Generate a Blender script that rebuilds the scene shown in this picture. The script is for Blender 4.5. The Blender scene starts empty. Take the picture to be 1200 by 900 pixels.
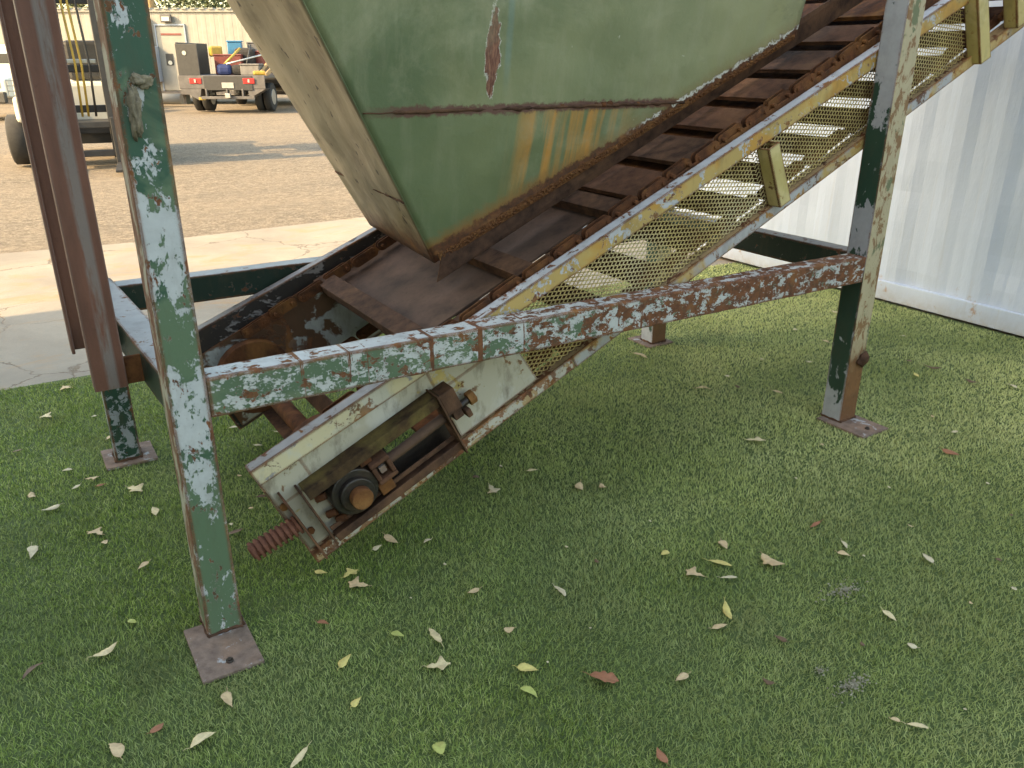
import bpy, bmesh, math, random
import numpy as np
from mathutils import Vector, Matrix, noise
random.seed(7); rng = np.random.default_rng(11)
R = math.radians
S = bpy.context.scene
COL = S.collection
# ------------------------------------------------------------ camera, sky, sun, exposure
cam_d = bpy.data.cameras.new('camera'); cam = bpy.data.objects.new('camera', cam_d); COL.objects.link(cam)
cam.location = (-0.266, -2.005, 1.5)
HEAD = R(31.95)
cam.rotation_euler = (R(90-21.94), 0, -HEAD)
cam_d.sensor_width = 36; cam_d.lens = 36*950/1200
cam_d.clip_start = 0.05; cam_d.clip_end = 1500
S.camera = cam
W = bpy.data.worlds.new('World'); S.world = W; W.use_nodes = True
nt = W.node_tree; nt.nodes.clear()
SUN_EL = R(31); SUN_TRAVEL = Vector((1.0, -0.05, 0)).normalized()
sky = nt.nodes.new('ShaderNodeTexSky'); sky.sky_type = 'NISHITA'; sky.sun_disc = False
sky.sun_elevation = SUN_EL
sd = -SUN_TRAVEL
sky.sun_rotation = math.atan2(sd.x, sd.y)
sky.air_density = 1.2; sky.dust_density = 2.0
bg = nt.nodes.new('ShaderNodeBackground'); bg.inputs[1].default_value = 0.15
wo = nt.nodes.new('ShaderNodeOutputWorld')
nt.links.new(sky.outputs[0], bg.inputs[0]); nt.links.new(bg.outputs[0], wo.inputs[0])
sl = bpy.data.lights.new('sun', 'SUN'); sl.energy = 2.0; sl.angle = R(0.5); sl.color = (1, .80, .56)
so = bpy.data.objects.new('sun', sl); COL.objects.link(so)
dv = Vector((SUN_TRAVEL.x*math.cos(SUN_EL), SUN_TRAVEL.y*math.cos(SUN_EL), -math.sin(SUN_EL)))
so.rotation_euler = dv.to_track_quat('-Z', 'Y').to_euler(); so.location = (0, 0, 30)
S.view_settings.view_transform = 'Standard'; S.view_settings.look = 'None'
S.view_settings.exposure = 2.25; S.view_settings.use_white_balance = True; S.view_settings.white_balance_temperature = 8500; S.view_settings.white_balance_tint = 6; S.view_settings.gamma = 1; S.view_settings.use_curve_mapping = False
S.render.engine = 'CYCLES'
S.cycles.max_bounces = 6

# ------------------------------------------------------------ helpers
C25, S25 = math.cos(R(25)), math.sin(R(25))
def C(s, b, n):                       # conveyor coordinates: along the incline, across, normal to the bed
    return Vector((s*C25 - n*S25, b, s*S25 + n*C25))
OX = Vector((math.cos(HEAD), -math.sin(HEAD), 0)); OY = Vector((math.sin(HEAD), math.cos(HEAD), 0))
def O(x, y, z=0):                     # yard coordinates, square to the view, origin under the camera
    return Vector((-0.266, -2.005, 0)) + OX*x + OY*y + Vector((0, 0, z))

class MB:
    def __init__(s): s.v = []; s.f = []; s.sm = []
    def add(s, vs, fs, smooth=False):
        o = len(s.v); s.v += [tuple(v) for v in vs]
        s.f += [tuple(i+o for i in f) for f in fs]; s.sm += [smooth]*len(fs); return s
    def hexa(s, p):                   # 8 points: bottom four, top four
        return s.add(p, [(0,3,2,1),(4,5,6,7),(0,1,5,4),(1,2,6,5),(2,3,7,6),(3,0,4,7)])
    def box(s, x0, x1, y0, y1, z0, z1, T=None):
        p = [(x0,y0,z0),(x1,y0,z0),(x1,y1,z0),(x0,y1,z0),(x0,y0,z1),(x1,y0,z1),(x1,y1,z1),(x0,y1,z1)]
        if T: p = [T(*q) for q in p]
        return s.hexa(p)
    def beam(s, a, b, w, h, up=(0,0,1), segs=1, wob=0):
        a = Vector(a); b = Vector(b); d = (b-a).normalized(); up = Vector(up)
        x = d.cross(up).normalized(); z = x.cross(d).normalized()
        rings = []
        for i in range(segs+1):
            c = a.lerp(b, i/segs)
            rings.append([c + x*(sx*w/2) + z*(sz*h/2) + Vector([random.uniform(-wob, wob) for _ in range(3)]) for sx, sz in ((-1,-1),(1,-1),(1,1),(-1,1))])
        vs = [p for r in rings for p in r]; fs = [(3,2,1,0)]
        for i in range(segs):
            o = 4*i
            for k in range(4): fs.append((o+k, o+(k+1)%4, o+4+(k+1)%4, o+4+k))
        o = 4*segs; fs.append((o,o+1,o+2,o+3))
        return s.add(vs, fs)
    def tube(s, pts, rad, n=12, cap=True, smooth=True):
        pts = [Vector(p) for p in pts]; rs = rad if isinstance(rad, (list, tuple)) else [rad]*len(pts)
        vs = []; fs = []
        up = Vector((0,0,1)) if abs((pts[-1]-pts[0]).normalized().z) < .9 else Vector((1,0,0))
        for i, p in enumerate(pts):
            d = (pts[min(i+1, len(pts)-1)] - pts[max(i-1, 0)]).normalized()
            x = d.cross(up).normalized(); y = d.cross(x)
            for k in range(n):
                a = 2*math.pi*k/n; vs.append(p + (x*math.cos(a) + y*math.sin(a))*rs[i])
        for i in range(len(pts)-1):
            for k in range(n):
                fs.append((i*n+k, i*n+(k+1)%n, (i+1)*n+(k+1)%n, (i+1)*n+k))
        s.add(vs, fs, smooth)
        if cap:
            o = len(s.v)-len(vs)
            s.f += [tuple(o+k for k in reversed(range(n))), tuple(o+(len(pts)-1)*n+k for k in range(n))]; s.sm += [False]*2
        return s
    def build(s, name, mat, parent=None, bevel=0, segs=2):
        me = bpy.data.meshes.new(name); me.from_pydata(s.v, [], s.f); me.update()
        bm = bmesh.new(); bm.from_mesh(me); bmesh.ops.recalc_face_normals(bm, faces=bm.faces); bm.to_mesh(me); bm.free()
        me.polygons.foreach_set('use_smooth', s.sm)
        ob = bpy.data.objects.new(name, me); COL.objects.link(ob)
        if mat: me.materials.append(mat)
        if parent: ob.parent = parent
        if bevel:
            m = ob.modifiers.new('bevel', 'BEVEL'); m.width = bevel; m.segments = segs; m.limit_method = 'ANGLE'; m.angle_limit = R(40)
        return ob
def tag(o, label=None, cat=None, group=None, kind=None):
    if label: o['label'] = label
    if cat: o['category'] = cat
    if group: o['group'] = group
    if kind: o['kind'] = kind
    return o
def empty(name, loc=(0,0,0), rz=0, **k):
    o = bpy.data.objects.new(name, None); o.location = loc; o.rotation_euler = (0,0,rz); COL.objects.link(o)
    o.empty_display_size = .2
    return tag(o, **k)

# ------------------------------------------------------------ materials
class N:
    def __init__(s, name):
        s.m = bpy.data.materials.new(name); s.m.use_nodes = True; s.t = s.m.node_tree; s.t.nodes.clear()
        s.out = s.t.nodes.new('ShaderNodeOutputMaterial'); s.b = s.t.nodes.new('ShaderNodeBsdfPrincipled')
        s.t.links.new(s.b.outputs[0], s.out.inputs[0]); s.tc = s.t.nodes.new('ShaderNodeTexCoord')
    def n(s, t, **k):
        q = s.t.nodes.new(t)
        for a, v in k.items(): setattr(q, a, v)
        return q
    def l(s, a, b): s.t.links.new(a, b)
    def setin(s, sock, v):
        if isinstance(v, bpy.types.NodeSocket): s.l(v, sock)
        elif isinstance(v, (tuple, list)) and len(v) == 3 and sock.type == 'RGBA': sock.default_value = (*v, 1)
        else: sock.default_value = v
    def mapping(s, scale=(1,1,1), loc=(0,0,0), rot=(0,0,0), src=None):
        m = s.n('ShaderNodeMapping'); s.l(src or s.tc.outputs['Object'], m.inputs[0])
        m.inputs['Scale'].default_value = scale; m.inputs['Location'].default_value = loc; m.inputs['Rotation'].default_value = rot
        return m.outputs[0]
    def noise(s, scale, vec=None, detail=6, rough=.6, dist=0, out=0):
        q = s.n('ShaderNodeTexNoise'); s.l(vec if vec is not None else s.tc.outputs['Object'], q.inputs['Vector'])
        q.inputs['Scale'].default_value = scale; q.inputs['Detail'].default_value = detail
        q.inputs['Roughness'].default_value = rough; q.inputs['Distortion'].default_value = dist
        return q.outputs[out]
    def ramp(s, v, a, b, lo=0., hi=1.):
        q = s.n('ShaderNodeMapRange'); q.inputs['From Min'].default_value = a; q.inputs['From Max'].default_value = b
        q.inputs['To Min'].default_value = lo; q.inputs['To Max'].default_value = hi; s.l(v, q.inputs[0]); return q.outputs[0]
    def math(s, op, a, b=0., c=None):
        q = s.n('ShaderNodeMath', operation=op); s.setin(q.inputs[0], a); s.setin(q.inputs[1], b)
        if c is not None: s.setin(q.inputs[2], c)
        return q.outputs[0]
    def mix(s, f, a, b, mode='MIX'):
        q = s.n('ShaderNodeMix', data_type='RGBA', blend_type=mode); s.setin(q.inputs['Factor'], f)
        s.setin(q.inputs['A'], a); s.setin(q.inputs['B'], b); return q.outputs['Result']
    def xyz(s, v=None):
        q = s.n('ShaderNodeSeparateXYZ'); s.l(v if v is not None else s.tc.outputs['Object'], q.inputs[0]); return q.outputs
    def bump(s, h, strength=.3, dist=.01):
        q = s.n('ShaderNodeBump'); q.inputs['Strength'].default_value = strength; q.inputs['Distance'].default_value = dist
        s.l(h, q.inputs['Height']); s.l(q.outputs[0], s.b.inputs['Normal']); return q
    def fin(s, col, rough=.6, metal=0., spec=None):
        s.setin(s.b.inputs['Base Color'], col); s.setin(s.b.inputs['Roughness'], rough); s.setin(s.b.inputs['Metallic'], metal)
        if spec is not None: s.b.inputs['Specular IOR Level'].default_value = spec
        return s.m
    def edge(s, radius=.006, samples=4):
        bv = s.n('ShaderNodeBevel', samples=samples); bv.inputs[0].default_value = radius
        g = s.n('ShaderNodeNewGeometry'); d = s.n('ShaderNodeVectorMath', operation='DOT_PRODUCT')
        s.l(bv.outputs[0], d.inputs[0]); s.l(g.outputs['Normal'], d.inputs[1])
        return s.ramp(d.outputs['Value'], .999, .93)
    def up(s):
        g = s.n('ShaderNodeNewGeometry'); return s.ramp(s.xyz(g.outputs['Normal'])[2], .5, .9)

RUST_D = (.055,.026,.016); RUST_M = (.15,.056,.025); RUST_O = (.36,.16,.05)
def rustcol(k, sc=30, vec=None, br=1.0):
    a = k.noise(sc, vec, 8, .7); b = k.noise(sc*.2, vec, 4, .6)
    c = k.mix(k.ramp(a, .35, .65), tuple(x*br for x in RUST_D), tuple(x*br for x in RUST_M))
    return k.mix(k.ramp(b, .52, .72, 0, .7), c, RUST_O)

def peel(name, top, mid, low=None, t_top=.5, t_mid=.45, scale=9, stretch=(1,1,1), edge=.5, up_sheen=.12, rustx=None, fine=.5, rough=.5, dirt=.35, band=None, zlist=None, front=None, sidex=None):
    """weathered paint: top coat over a primer coat over rust, each flaked off in patches; edges rub through first"""
    k = N(name); v = k.mapping(stretch)
    n1 = k.noise(scale, v, 10, .62, .5); nf = k.noise(scale*5.5, v, 6, .6, .6); n2 = k.noise(scale*1.4, k.mapping(stretch, (7.3,2.1,4.4)), 9, .66, .3)
    e = k.math('MULTIPLY', k.edge(.011), k.ramp(k.noise(45, None, 4), .3, .62, .35, 1.0))
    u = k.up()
    a1 = k.math('ADD', k.math('MULTIPLY', n1, 1-fine*.4), k.math('MULTIPLY', nf, fine*.4))
    a1 = k.math('SUBTRACT', a1, k.math('MULTIPLY', u, up_sheen))  # upward faces show more mid coat, painting in the sky's sheen
    a1 = k.math('SUBTRACT', a1, k.math('MULTIPLY', e, edge*.7))
    a2 = k.math('ADD', k.math('MULTIPLY', n2, 1-fine*.3), k.math('MULTIPLY', nf, fine*.3))
    a2 = k.math('SUBTRACT', a2, k.math('MULTIPLY', e, edge*.9))
    if rustx:                         # paint gets thinner towards one end of the member: (x0, x1, amount)
        rx = k.math('MULTIPLY', k.ramp(k.xyz()[0], rustx[0], rustx[1]), rustx[2])
        a1 = k.math('SUBTRACT', a1, rx); a2 = k.math('SUBTRACT', a2, rx)
    if zlist:                         # how much top coat is left at each height: (z, amount)
        cr = k.n('ShaderNodeValToRGB'); k.l(k.ramp(k.math('ADD', k.xyz()[2], k.math('MULTIPLY', k.math('SUBTRACT', n2, .5), .25)), 0, 2), cr.inputs[0]); el = cr.color_ramp.elements
        while len(el) < len(zlist): el.new(.5)
        for e_, (z_, v_) in zip(el, sorted(zlist)): e_.position = z_/2; e_.color = (v_, v_, v_, 1)
        a1 = k.math('ADD', a1, k.math('MULTIPLY', k.math('SUBTRACT', cr.outputs[0], .5), .5))
    if band:                          # thin rust lines scored across the member
        bn = k.noise(1, k.mapping(band), 5, .7)
        br = k.ramp(bn, .60, .68, 0, .35); a2 = k.math('SUBTRACT', a2, br); a1 = k.math('SUBTRACT', a1, br)
    m1 = k.ramp(a1, 1-t_top-.012-.0, 1-t_top+.012); m2 = k.ramp(a2, 1-t_mid-.012, 1-t_mid+.012)
    tn = k.noise(3.1, None, 4, .6); tv = k.mix(k.ramp(tn, .3, .7, 0, .5), top, tuple(c*.6 for c in top))
    if low: tv = k.mix(k.ramp(k.math('ADD', k.noise(4.5, k.mapping((1,1,1),(3,8,1)), 5, .6, .5), k.ramp(k.xyz()[2], .62, .50, 0, .10)), .47, .55), tv, low)
    mv = k.mix(k.ramp(k.noise(24, None, 5), .4, .75, 0, .45), mid, tuple(c*.62 for c in mid))
    col = k.mix(m2, rustcol(k, 34, None, 1.55), mv); col = k.mix(k.math('MULTIPLY', m1, k.ramp(m2, 0, 1, .15, 1)), col, tv)
    if front:                         # front face: cream flakes over rust, yellowed to paint in its warm light
        ny = k.ramp(k.xyz(k.n('ShaderNodeNewGeometry').outputs['Normal'])[1], -.4, -.7)
        fc = k.mix(k.ramp(k.noise(26, k.mapping((1,1,.5)), 9, .7, .5), .45, .49), front[1], front[0])
        fc = k.mix(k.ramp(k.noise(9, k.mapping((1,1,.6),(2,2,2)), 7, .7, .3), .55, .58), fc, front[2])
        fc = k.mix(k.ramp(k.math('ADD', k.xyz()[2], k.math('MULTIPLY', k.noise(20, None, 6), .2)), .48, .36), fc, k.mix(.5, (.24,.12,.06), rustcol(k, 30)))
        col = k.mix(ny, col, fc)
    if sidex:                         # the narrow side is mostly rust with curled flakes of cream and green
        nx = k.ramp(k.xyz(k.n('ShaderNodeNewGeometry').outputs['Normal'])[0], -.4, -.7)
        fc = k.mix(k.ramp(k.noise(22, k.mapping((1,1,.35)), 9, .7, .5), .50, .54), sidex[1], sidex[0])
        fc = k.mix(k.ramp(k.noise(14, k.mapping((1,1,.4),(2,2,2)), 7, .7, .3), .57, .60), fc, sidex[2])
        col = k.mix(nx, col, fc)
    dn = k.ramp(k.noise(15, k.mapping((1,1,.4)), 7, .7), .5, .75, 0, dirt)
    col = k.mix(dn, col, (.10,.065,.04))
    h = k.math('ADD', k.math('MULTIPLY', m1, .5), k.math('MULTIPLY', m2, .5)); h = k.math('ADD', h, k.math('MULTIPLY', k.noise(60, None, 6, .7), .35))
    k.bump(h, .55, .004)
    return k.fin(col, k.ramp(m2, 0, 1, .9, rough), 0, .3)

def rusty(name, a=RUST_D, b=RUST_M, c=RUST_O, sc=25, orange=.5, paint=None, t=.35, rough=.88, bump=.5, spec=.12):
    k = N(name)
    n1 = k.noise(sc, None, 10, .7); n2 = k.noise(sc*.25, None, 5, .6, .4); n3 = k.noise(sc*4, None, 4, .6)
    col = k.mix(k.ramp(n1, .35, .65), a, b); col = k.mix(k.ramp(n2, .5, .72, 0, orange), col, c)
    col = k.mix(k.ramp(n3, .58, .72, 0, .4), col, tuple(x*.45 for x in a))
    if paint:
        m = k.ramp(k.math('ADD', k.math('MULTIPLY', k.noise(sc*.5, k.mapping((1,1,1),(5,5,5)), 9, .66, .4), 1.0), k.math('MULTIPLY', k.edge(.006), -.18)), 1-t-.02, 1-t+.02)
        col = k.mix(m, col, paint)
    k.bump(k.math('ADD', n1, k.math('MULTIPLY', n3, .5)), bump, .004)
    return k.fin(col, rough, 0, spec)
def plain(name, c, rough=.6, var=.25, sc=12, metal=0., bump=.1, spec=None):
    k = N(name); n1 = k.noise(sc, None, 6, .65)
    k.bump(n1, bump, .004)
    return k.fin(k.mix(k.ramp(n1, .3, .7), tuple(x*(1-var) for x in c), tuple(min(1, x*(1+var*.5)) for x in c)), rough, metal, spec)

GREEN = (.105,.165,.10); DKGREEN = (.022,.065,.042); WHITE = (.50,.51,.52); CREAMG = (.42,.44,.36); YEL = (.55,.36,.09)
M = {}
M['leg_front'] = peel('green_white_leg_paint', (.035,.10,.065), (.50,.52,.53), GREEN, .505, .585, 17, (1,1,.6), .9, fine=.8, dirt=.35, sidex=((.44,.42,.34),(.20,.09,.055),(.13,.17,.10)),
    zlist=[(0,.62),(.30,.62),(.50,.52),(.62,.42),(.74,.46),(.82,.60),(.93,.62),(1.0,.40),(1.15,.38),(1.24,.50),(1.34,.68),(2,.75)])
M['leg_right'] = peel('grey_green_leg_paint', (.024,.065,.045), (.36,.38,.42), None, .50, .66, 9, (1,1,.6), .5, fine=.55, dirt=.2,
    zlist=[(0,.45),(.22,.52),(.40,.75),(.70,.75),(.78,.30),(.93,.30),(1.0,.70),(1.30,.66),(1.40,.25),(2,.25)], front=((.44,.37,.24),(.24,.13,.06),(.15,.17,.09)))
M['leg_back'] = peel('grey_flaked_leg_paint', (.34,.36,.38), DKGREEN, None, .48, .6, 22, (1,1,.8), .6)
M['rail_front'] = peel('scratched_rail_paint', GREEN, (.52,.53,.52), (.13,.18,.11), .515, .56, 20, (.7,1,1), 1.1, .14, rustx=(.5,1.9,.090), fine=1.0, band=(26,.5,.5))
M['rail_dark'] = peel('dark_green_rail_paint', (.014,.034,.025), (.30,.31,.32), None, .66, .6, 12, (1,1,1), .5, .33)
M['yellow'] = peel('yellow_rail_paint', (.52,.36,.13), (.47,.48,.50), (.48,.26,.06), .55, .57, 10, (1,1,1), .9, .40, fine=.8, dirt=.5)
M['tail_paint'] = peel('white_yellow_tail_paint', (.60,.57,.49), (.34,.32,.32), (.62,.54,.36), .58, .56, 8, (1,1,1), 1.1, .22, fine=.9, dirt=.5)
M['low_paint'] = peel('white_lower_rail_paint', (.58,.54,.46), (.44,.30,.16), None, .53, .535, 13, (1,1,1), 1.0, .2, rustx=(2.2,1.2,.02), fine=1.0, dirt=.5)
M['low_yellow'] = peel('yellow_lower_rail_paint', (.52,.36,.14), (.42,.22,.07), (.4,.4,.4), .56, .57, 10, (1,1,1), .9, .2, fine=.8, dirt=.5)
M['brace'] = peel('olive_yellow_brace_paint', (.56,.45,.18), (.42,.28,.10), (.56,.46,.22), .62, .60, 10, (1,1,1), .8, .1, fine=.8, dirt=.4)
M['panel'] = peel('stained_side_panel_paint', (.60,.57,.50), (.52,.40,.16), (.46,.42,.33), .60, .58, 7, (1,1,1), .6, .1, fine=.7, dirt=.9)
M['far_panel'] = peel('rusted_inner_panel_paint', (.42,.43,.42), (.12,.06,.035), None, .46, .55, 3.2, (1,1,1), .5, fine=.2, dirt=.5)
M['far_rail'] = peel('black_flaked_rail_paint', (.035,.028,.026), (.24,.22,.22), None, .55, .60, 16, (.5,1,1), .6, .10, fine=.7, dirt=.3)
M['rust'] = rusty('dark_rust'); M['rust_brown'] = rusty('brown_rust', (.045,.026,.019), (.12,.062,.040), (.26,.13,.07), 22, .5)
M['rust_bright'] = rusty('orange_rust', (.10,.04,.02), (.22,.09,.035), (.38,.19,.07), 30, .7)
M['rust_purple'] = rusty('bed_rust', (.06,.037,.028), (.135,.078,.055), (.24,.14,.085), 7, .8, rough=.8, bump=.25, spec=.2)
M['plate'] = rusty('foot_plate_rust', (.15,.105,.085), (.28,.20,.16), (.36,.22,.15), 30, .6, paint=(.4,.4,.4), t=.40)
M['crust'] = rusty('crusty_rust', (.09,.038,.02), (.20,.085,.035), (.34,.17,.06), 90, .4, bump=.9)
M['slat'] = rusty('red_rust_slat', (.06,.03,.02), (.16,.075,.045), (.30,.14,.07), 14, .8, bump=.4)
M['screw_rust'] = rusty('red_rust_screw', (.12,.05,.035), (.22,.09,.06), (.30,.15,.09), 30, .5, bump=.3)
M['grease'] = rusty('greasy_black_steel', (.010,.008,.007), (.028,.018,.013), (.08,.04,.02), 30, .5, rough=.45, spec=.6)
M['take_frame'] = rusty('olive_rust_frame', (.035,.022,.015), (.10,.06,.03), (.20,.15,.05), 26, .8)
M['mesh'] = rusty('yellow_mesh_paint', (.30,.21,.09), (.60,.46,.20), (.66,.56,.34), 9, .8, bump=.1)

def m_post():
    k = N('red_primer_post'); x = k.xyz()[0]
    c = k.mix(k.ramp(k.noise(8, k.mapping((2,2,.35)), 8, .65), .35, .6), (.115,.045,.030), (.19,.075,.048))
    g = k.math('MULTIPLY', k.ramp(k.noise(5, k.mapping((4,4,.5),(1,0,0)), 8, .7), .42, .54, 0, .7), k.ramp(k.math('ABSOLUTE', k.math('ADD', x, .102)), .018, .010))
    c = k.mix(g, c, (.24,.215,.20)); n = k.noise(70, None, 8, .7)
    c = k.mix(k.ramp(n, .6, .75, 0, .5), c, (.04,.018,.014))
    c = k.mix(k.math('MULTIPLY', k.edge(.004), .6), c, (.26,.20,.18))
    k.bump(n, .35, .003); return k.fin(c, .55)
M['post'] = m_post()

def m_hopper():                       # green sheet steel: scar, blue scratch, orange streaks of rust below the seam
    k = N('hopper_green_paint'); X, Y, Z = k.xyz()
    base = k.mix(k.ramp(k.noise(1.6, None, 5, .55), .38, .62), (.105,.145,.070), (.215,.235,.120))
    base = k.mix(k.ramp(X, 1.4, 2.5, 0, .6), base, (.38,.37,.20))
    base = k.mix(k.ramp(k.noise(3, k.mapping((5,5,.6)), 6, .6), .5, .75, 0, .5), base, (.30,.30,.19))
    below = k.ramp(Z, 1.345, 1.335)
    base = k.mix(k.math('MULTIPLY', below, .45), base, (.105,.145,.062))
    skew = k.math('ADD', X, k.math('MULTIPLY', Z, -.10))
    cx = k.n('ShaderNodeCombineXYZ'); k.l(skew, cx.inputs[0]); k.l(k.math('MULTIPLY', Z, .07), cx.inputs[2])
    st = k.ramp(k.noise(20, cx.outputs[0], 5, .6), .41, .58)
    win = k.math('MULTIPLY', k.ramp(skew, 1.10, 1.22), k.ramp(skew, 1.68, 1.52))
    win = k.math('MULTIPLY', k.math('MULTIPLY', win, below), k.ramp(Z, .95, 1.2, .55, 1))
    base = k.mix(k.math('MULTIPLY', st, k.math('MULTIPLY', win, .9)), base, (.52,.235,.05))
    sb = k.math('MULTIPLY', k.ramp(k.math('ABSOLUTE', k.math('SUBTRACT', X, 1.213)), .016, .006), k.ramp(Z, 1.38, 1.5, 0, .45))
    base = k.mix(sb, base, (.14,.24,.22))
    # rust scar with a pale rim
    dx = k.math('DIVIDE', k.math('SUBTRACT', X, k.math('ADD', 1.147, k.math('MULTIPLY', k.noise(22, None, 5, .7), .014))), .027)
    dz = k.math('DIVIDE', k.math('SUBTRACT', Z, 1.512), .125)
    r = k.math('ADD', k.math('POWER', k.math('ABSOLUTE', dx), 1.5), k.math('POWER', k.math('ABSOLUTE', dz), 1.3))
    r = k.math('ADD', r, k.math('MULTIPLY', k.math('SUBTRACT', k.noise(60, k.mapping((1,1,.4)), 6, .7), .5), 2.6))
    base = k.mix(k.math('MULTIPLY', k.ramp(r, 1.25, 1.18), k.ramp(k.noise(35, None, 4), .42, .5)), base, (.55,.52,.45)); rs = k.mix(k.ramp(k.noise(60, k.mapping((3,3,.3)), 4), .4, .65), (.12,.04,.028), (.30,.13,.08))
    base = k.mix(k.ramp(r, 1.08, 1.0), base, rs)
    # chips
    ch = k.math('MULTIPLY', k.ramp(k.noise(55, k.mapping((1,1,.6)), 5, .6), .73, .75), k.ramp(X, 1.3, 2.0, .15, 1))
    base = k.mix(ch, base, (.55,.54,.45))
    base = k.mix(k.math('MULTIPLY', k.ramp(k.noise(5, None, 9, .75), .56, .70), .35), base, (.12,.13,.075))
    base = k.mix(k.math('MULTIPLY', k.ramp(k.noise(2.3, k.mapping((1,1,1),(9,1,2)), 7, .7, .6), .52, .66), .35), base, (.36,.35,.22))
    # crust along the seam and the lower edge
    nz = k.math('MULTIPLY', k.math('SUBTRACT', k.noise(40, None, 8, .7), .5), .05)
    sd_ = k.math('ABSOLUTE', k.math('ADD', k.math('SUBTRACT', Z, 1.342), nz))
    base = k.mix(k.math('MULTIPLY', k.ramp(sd_, .019, .010), k.ramp(X, .70, .85, 0, 1)), base, (.13,.06,.045))
    lo = k.math('SUBTRACT', Z, k.math('ADD', k.math('MULTIPLY', X, math.tan(R(25))), .395))   # height above the bottom edge
    lo = k.math('ADD', lo, k.math('MULTIPLY', nz, 1.5))
    lo2 = k.math('SUBTRACT', lo, k.ramp(X, .95, 1.8, .02, 0))
    base = k.mix(k.math('MULTIPLY', k.ramp(lo2, .075, .03), k.ramp(X, 1.3, 1.9, .9, .3)), base, (.24,.12,.035))
    base = k.mix(k.ramp(lo2, .034, .022), base, rustcol(k, 60))
    base = k.mix(k.math('MULTIPLY', k.math('MULTIPLY', k.ramp(lo, .030, .026), k.ramp(lo, .016, .020)), k.math('MULTIPLY', k.ramp(X, 1.75, 1.85), k.ramp(k.noise(14, None, 4), .42, .5))), base, (.6,.58,.52))
    k.bump(k.math('ADD', k.math('MULTIPLY', k.noise(80, None, 6, .7), .2), k.math('ADD', k.math('MULTIPLY', k.ramp(r, 1.1, 1.0), -.8), k.noise(7, None, 3, .5))), .45, .012)
    return k.fin(base, k.ramp(k.noise(6, None, 4), .3, .7, .38, .58))
M['hopper'] = m_hopper()
def m_hleft():
    k = N('hopper_tan_paint'); X, Y, Z = k.xyz()
    base = k.mix(k.ramp(k.noise(2.2, None, 6, .6), .35, .7), (.33,.255,.16), (.46,.37,.25))
    low = k.ramp(Z, 1.42, 1.0); gm = k.math('MULTIPLY', low, k.ramp(k.noise(4, None, 6, .65, .4), .35, .62))
    base = k.mix(k.math('MULTIPLY', gm, .75), base, (.12,.11,.055))
    base = k.mix(k.ramp(k.noise(7, k.mapping((1,1,.5),(3,3,3)), 7, .7), .50, .68, 0, .7), base, (.16,.12,.08))
    n = k.noise(26, k.mapping((1,1,.45)), 3, .5)
    base = k.mix(k.ramp(n, .66, .70), base, (.07,.05,.035))
    base = k.mix(k.math('MULTIPLY', k.ramp(k.math('ADD', Z, k.math('MULTIPLY', k.noise(30, None, 6, .7), .12)), 1.02, .94), .9), base, rustcol(k, 50))
    k.bump(k.math('ADD', k.noise(7, None, 3, .5), k.math('MULTIPLY', n, -.6)), .4, .012)
    return k.fin(base, .5)
M['hopper_left'] = m_hleft()

def m_turfbase():
    k = N('turf_backing'); return k.fin(k.mix(k.ramp(k.noise(30, None, 5), .3, .7), (.055,.085,.022), (.09,.12,.038)), .95)
def m_blade():
    k = N('turf_blade'); g = k.n('ShaderNodeAttribute', attribute_name='tint'); t = g.outputs['Fac']
    p = k.n('ShaderNodeNewGeometry').outputs['Position']
    c = k.mix(k.ramp(t, 0, .7), (.145,.225,.042), (.35,.45,.11)); c = k.mix(k.ramp(t, .72, 1), c, (.56,.60,.24))
    q = k.noise(1.3, p, 5, .6); X, Y, Z = k.xyz(p)
    c = k.mix(k.ramp(q, .42, .62, 0, .5), c, (.32,.35,.17))                      # dusty patches
    c = k.mix(k.ramp(k.noise(3.7, k.mapping((1,1,1),(4,9,0), src=p), 6, .65), .52, .72, 0, .40), c, (.27,.23,.11))
    c = k.mix(k.ramp(k.math('ADD', X, k.math('MULTIPLY', k.noise(2, p, 3), .8)), 1.0, 3.6, 0, .65), c, (.78,.76,.36))  # blades paler to the right: the brighter light there, painted as colour
    c = k.mix(k.ramp(k.noise(.75, k.mapping((1,1,1),(2,7,0), src=p), 4, .6), .46, .64, 0, .5), c, (.14,.21,.05), 'MIX')
    c = k.mix(k.ramp(k.noise(2.1, k.mapping((1,1,1),(8,3,0), src=p), 6, .7), .58, .70, 0, .5), c, (.11,.10,.055))
    tr = k.n('ShaderNodeBsdfTranslucent'); k.l(c, tr.inputs[0]); ms = k.n('ShaderNodeMixShader'); ms.inputs[0].default_value = .18
    k.fin(c, .6, 0, .2); k.l(k.b.outputs[0], ms.inputs[1]); k.l(tr.outputs[0], ms.inputs[2]); k.l(ms.outputs[0], k.out.inputs[0]); return k.m
M['turf_base'] = m_turfbase(); M['blade'] = m_blade()
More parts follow.
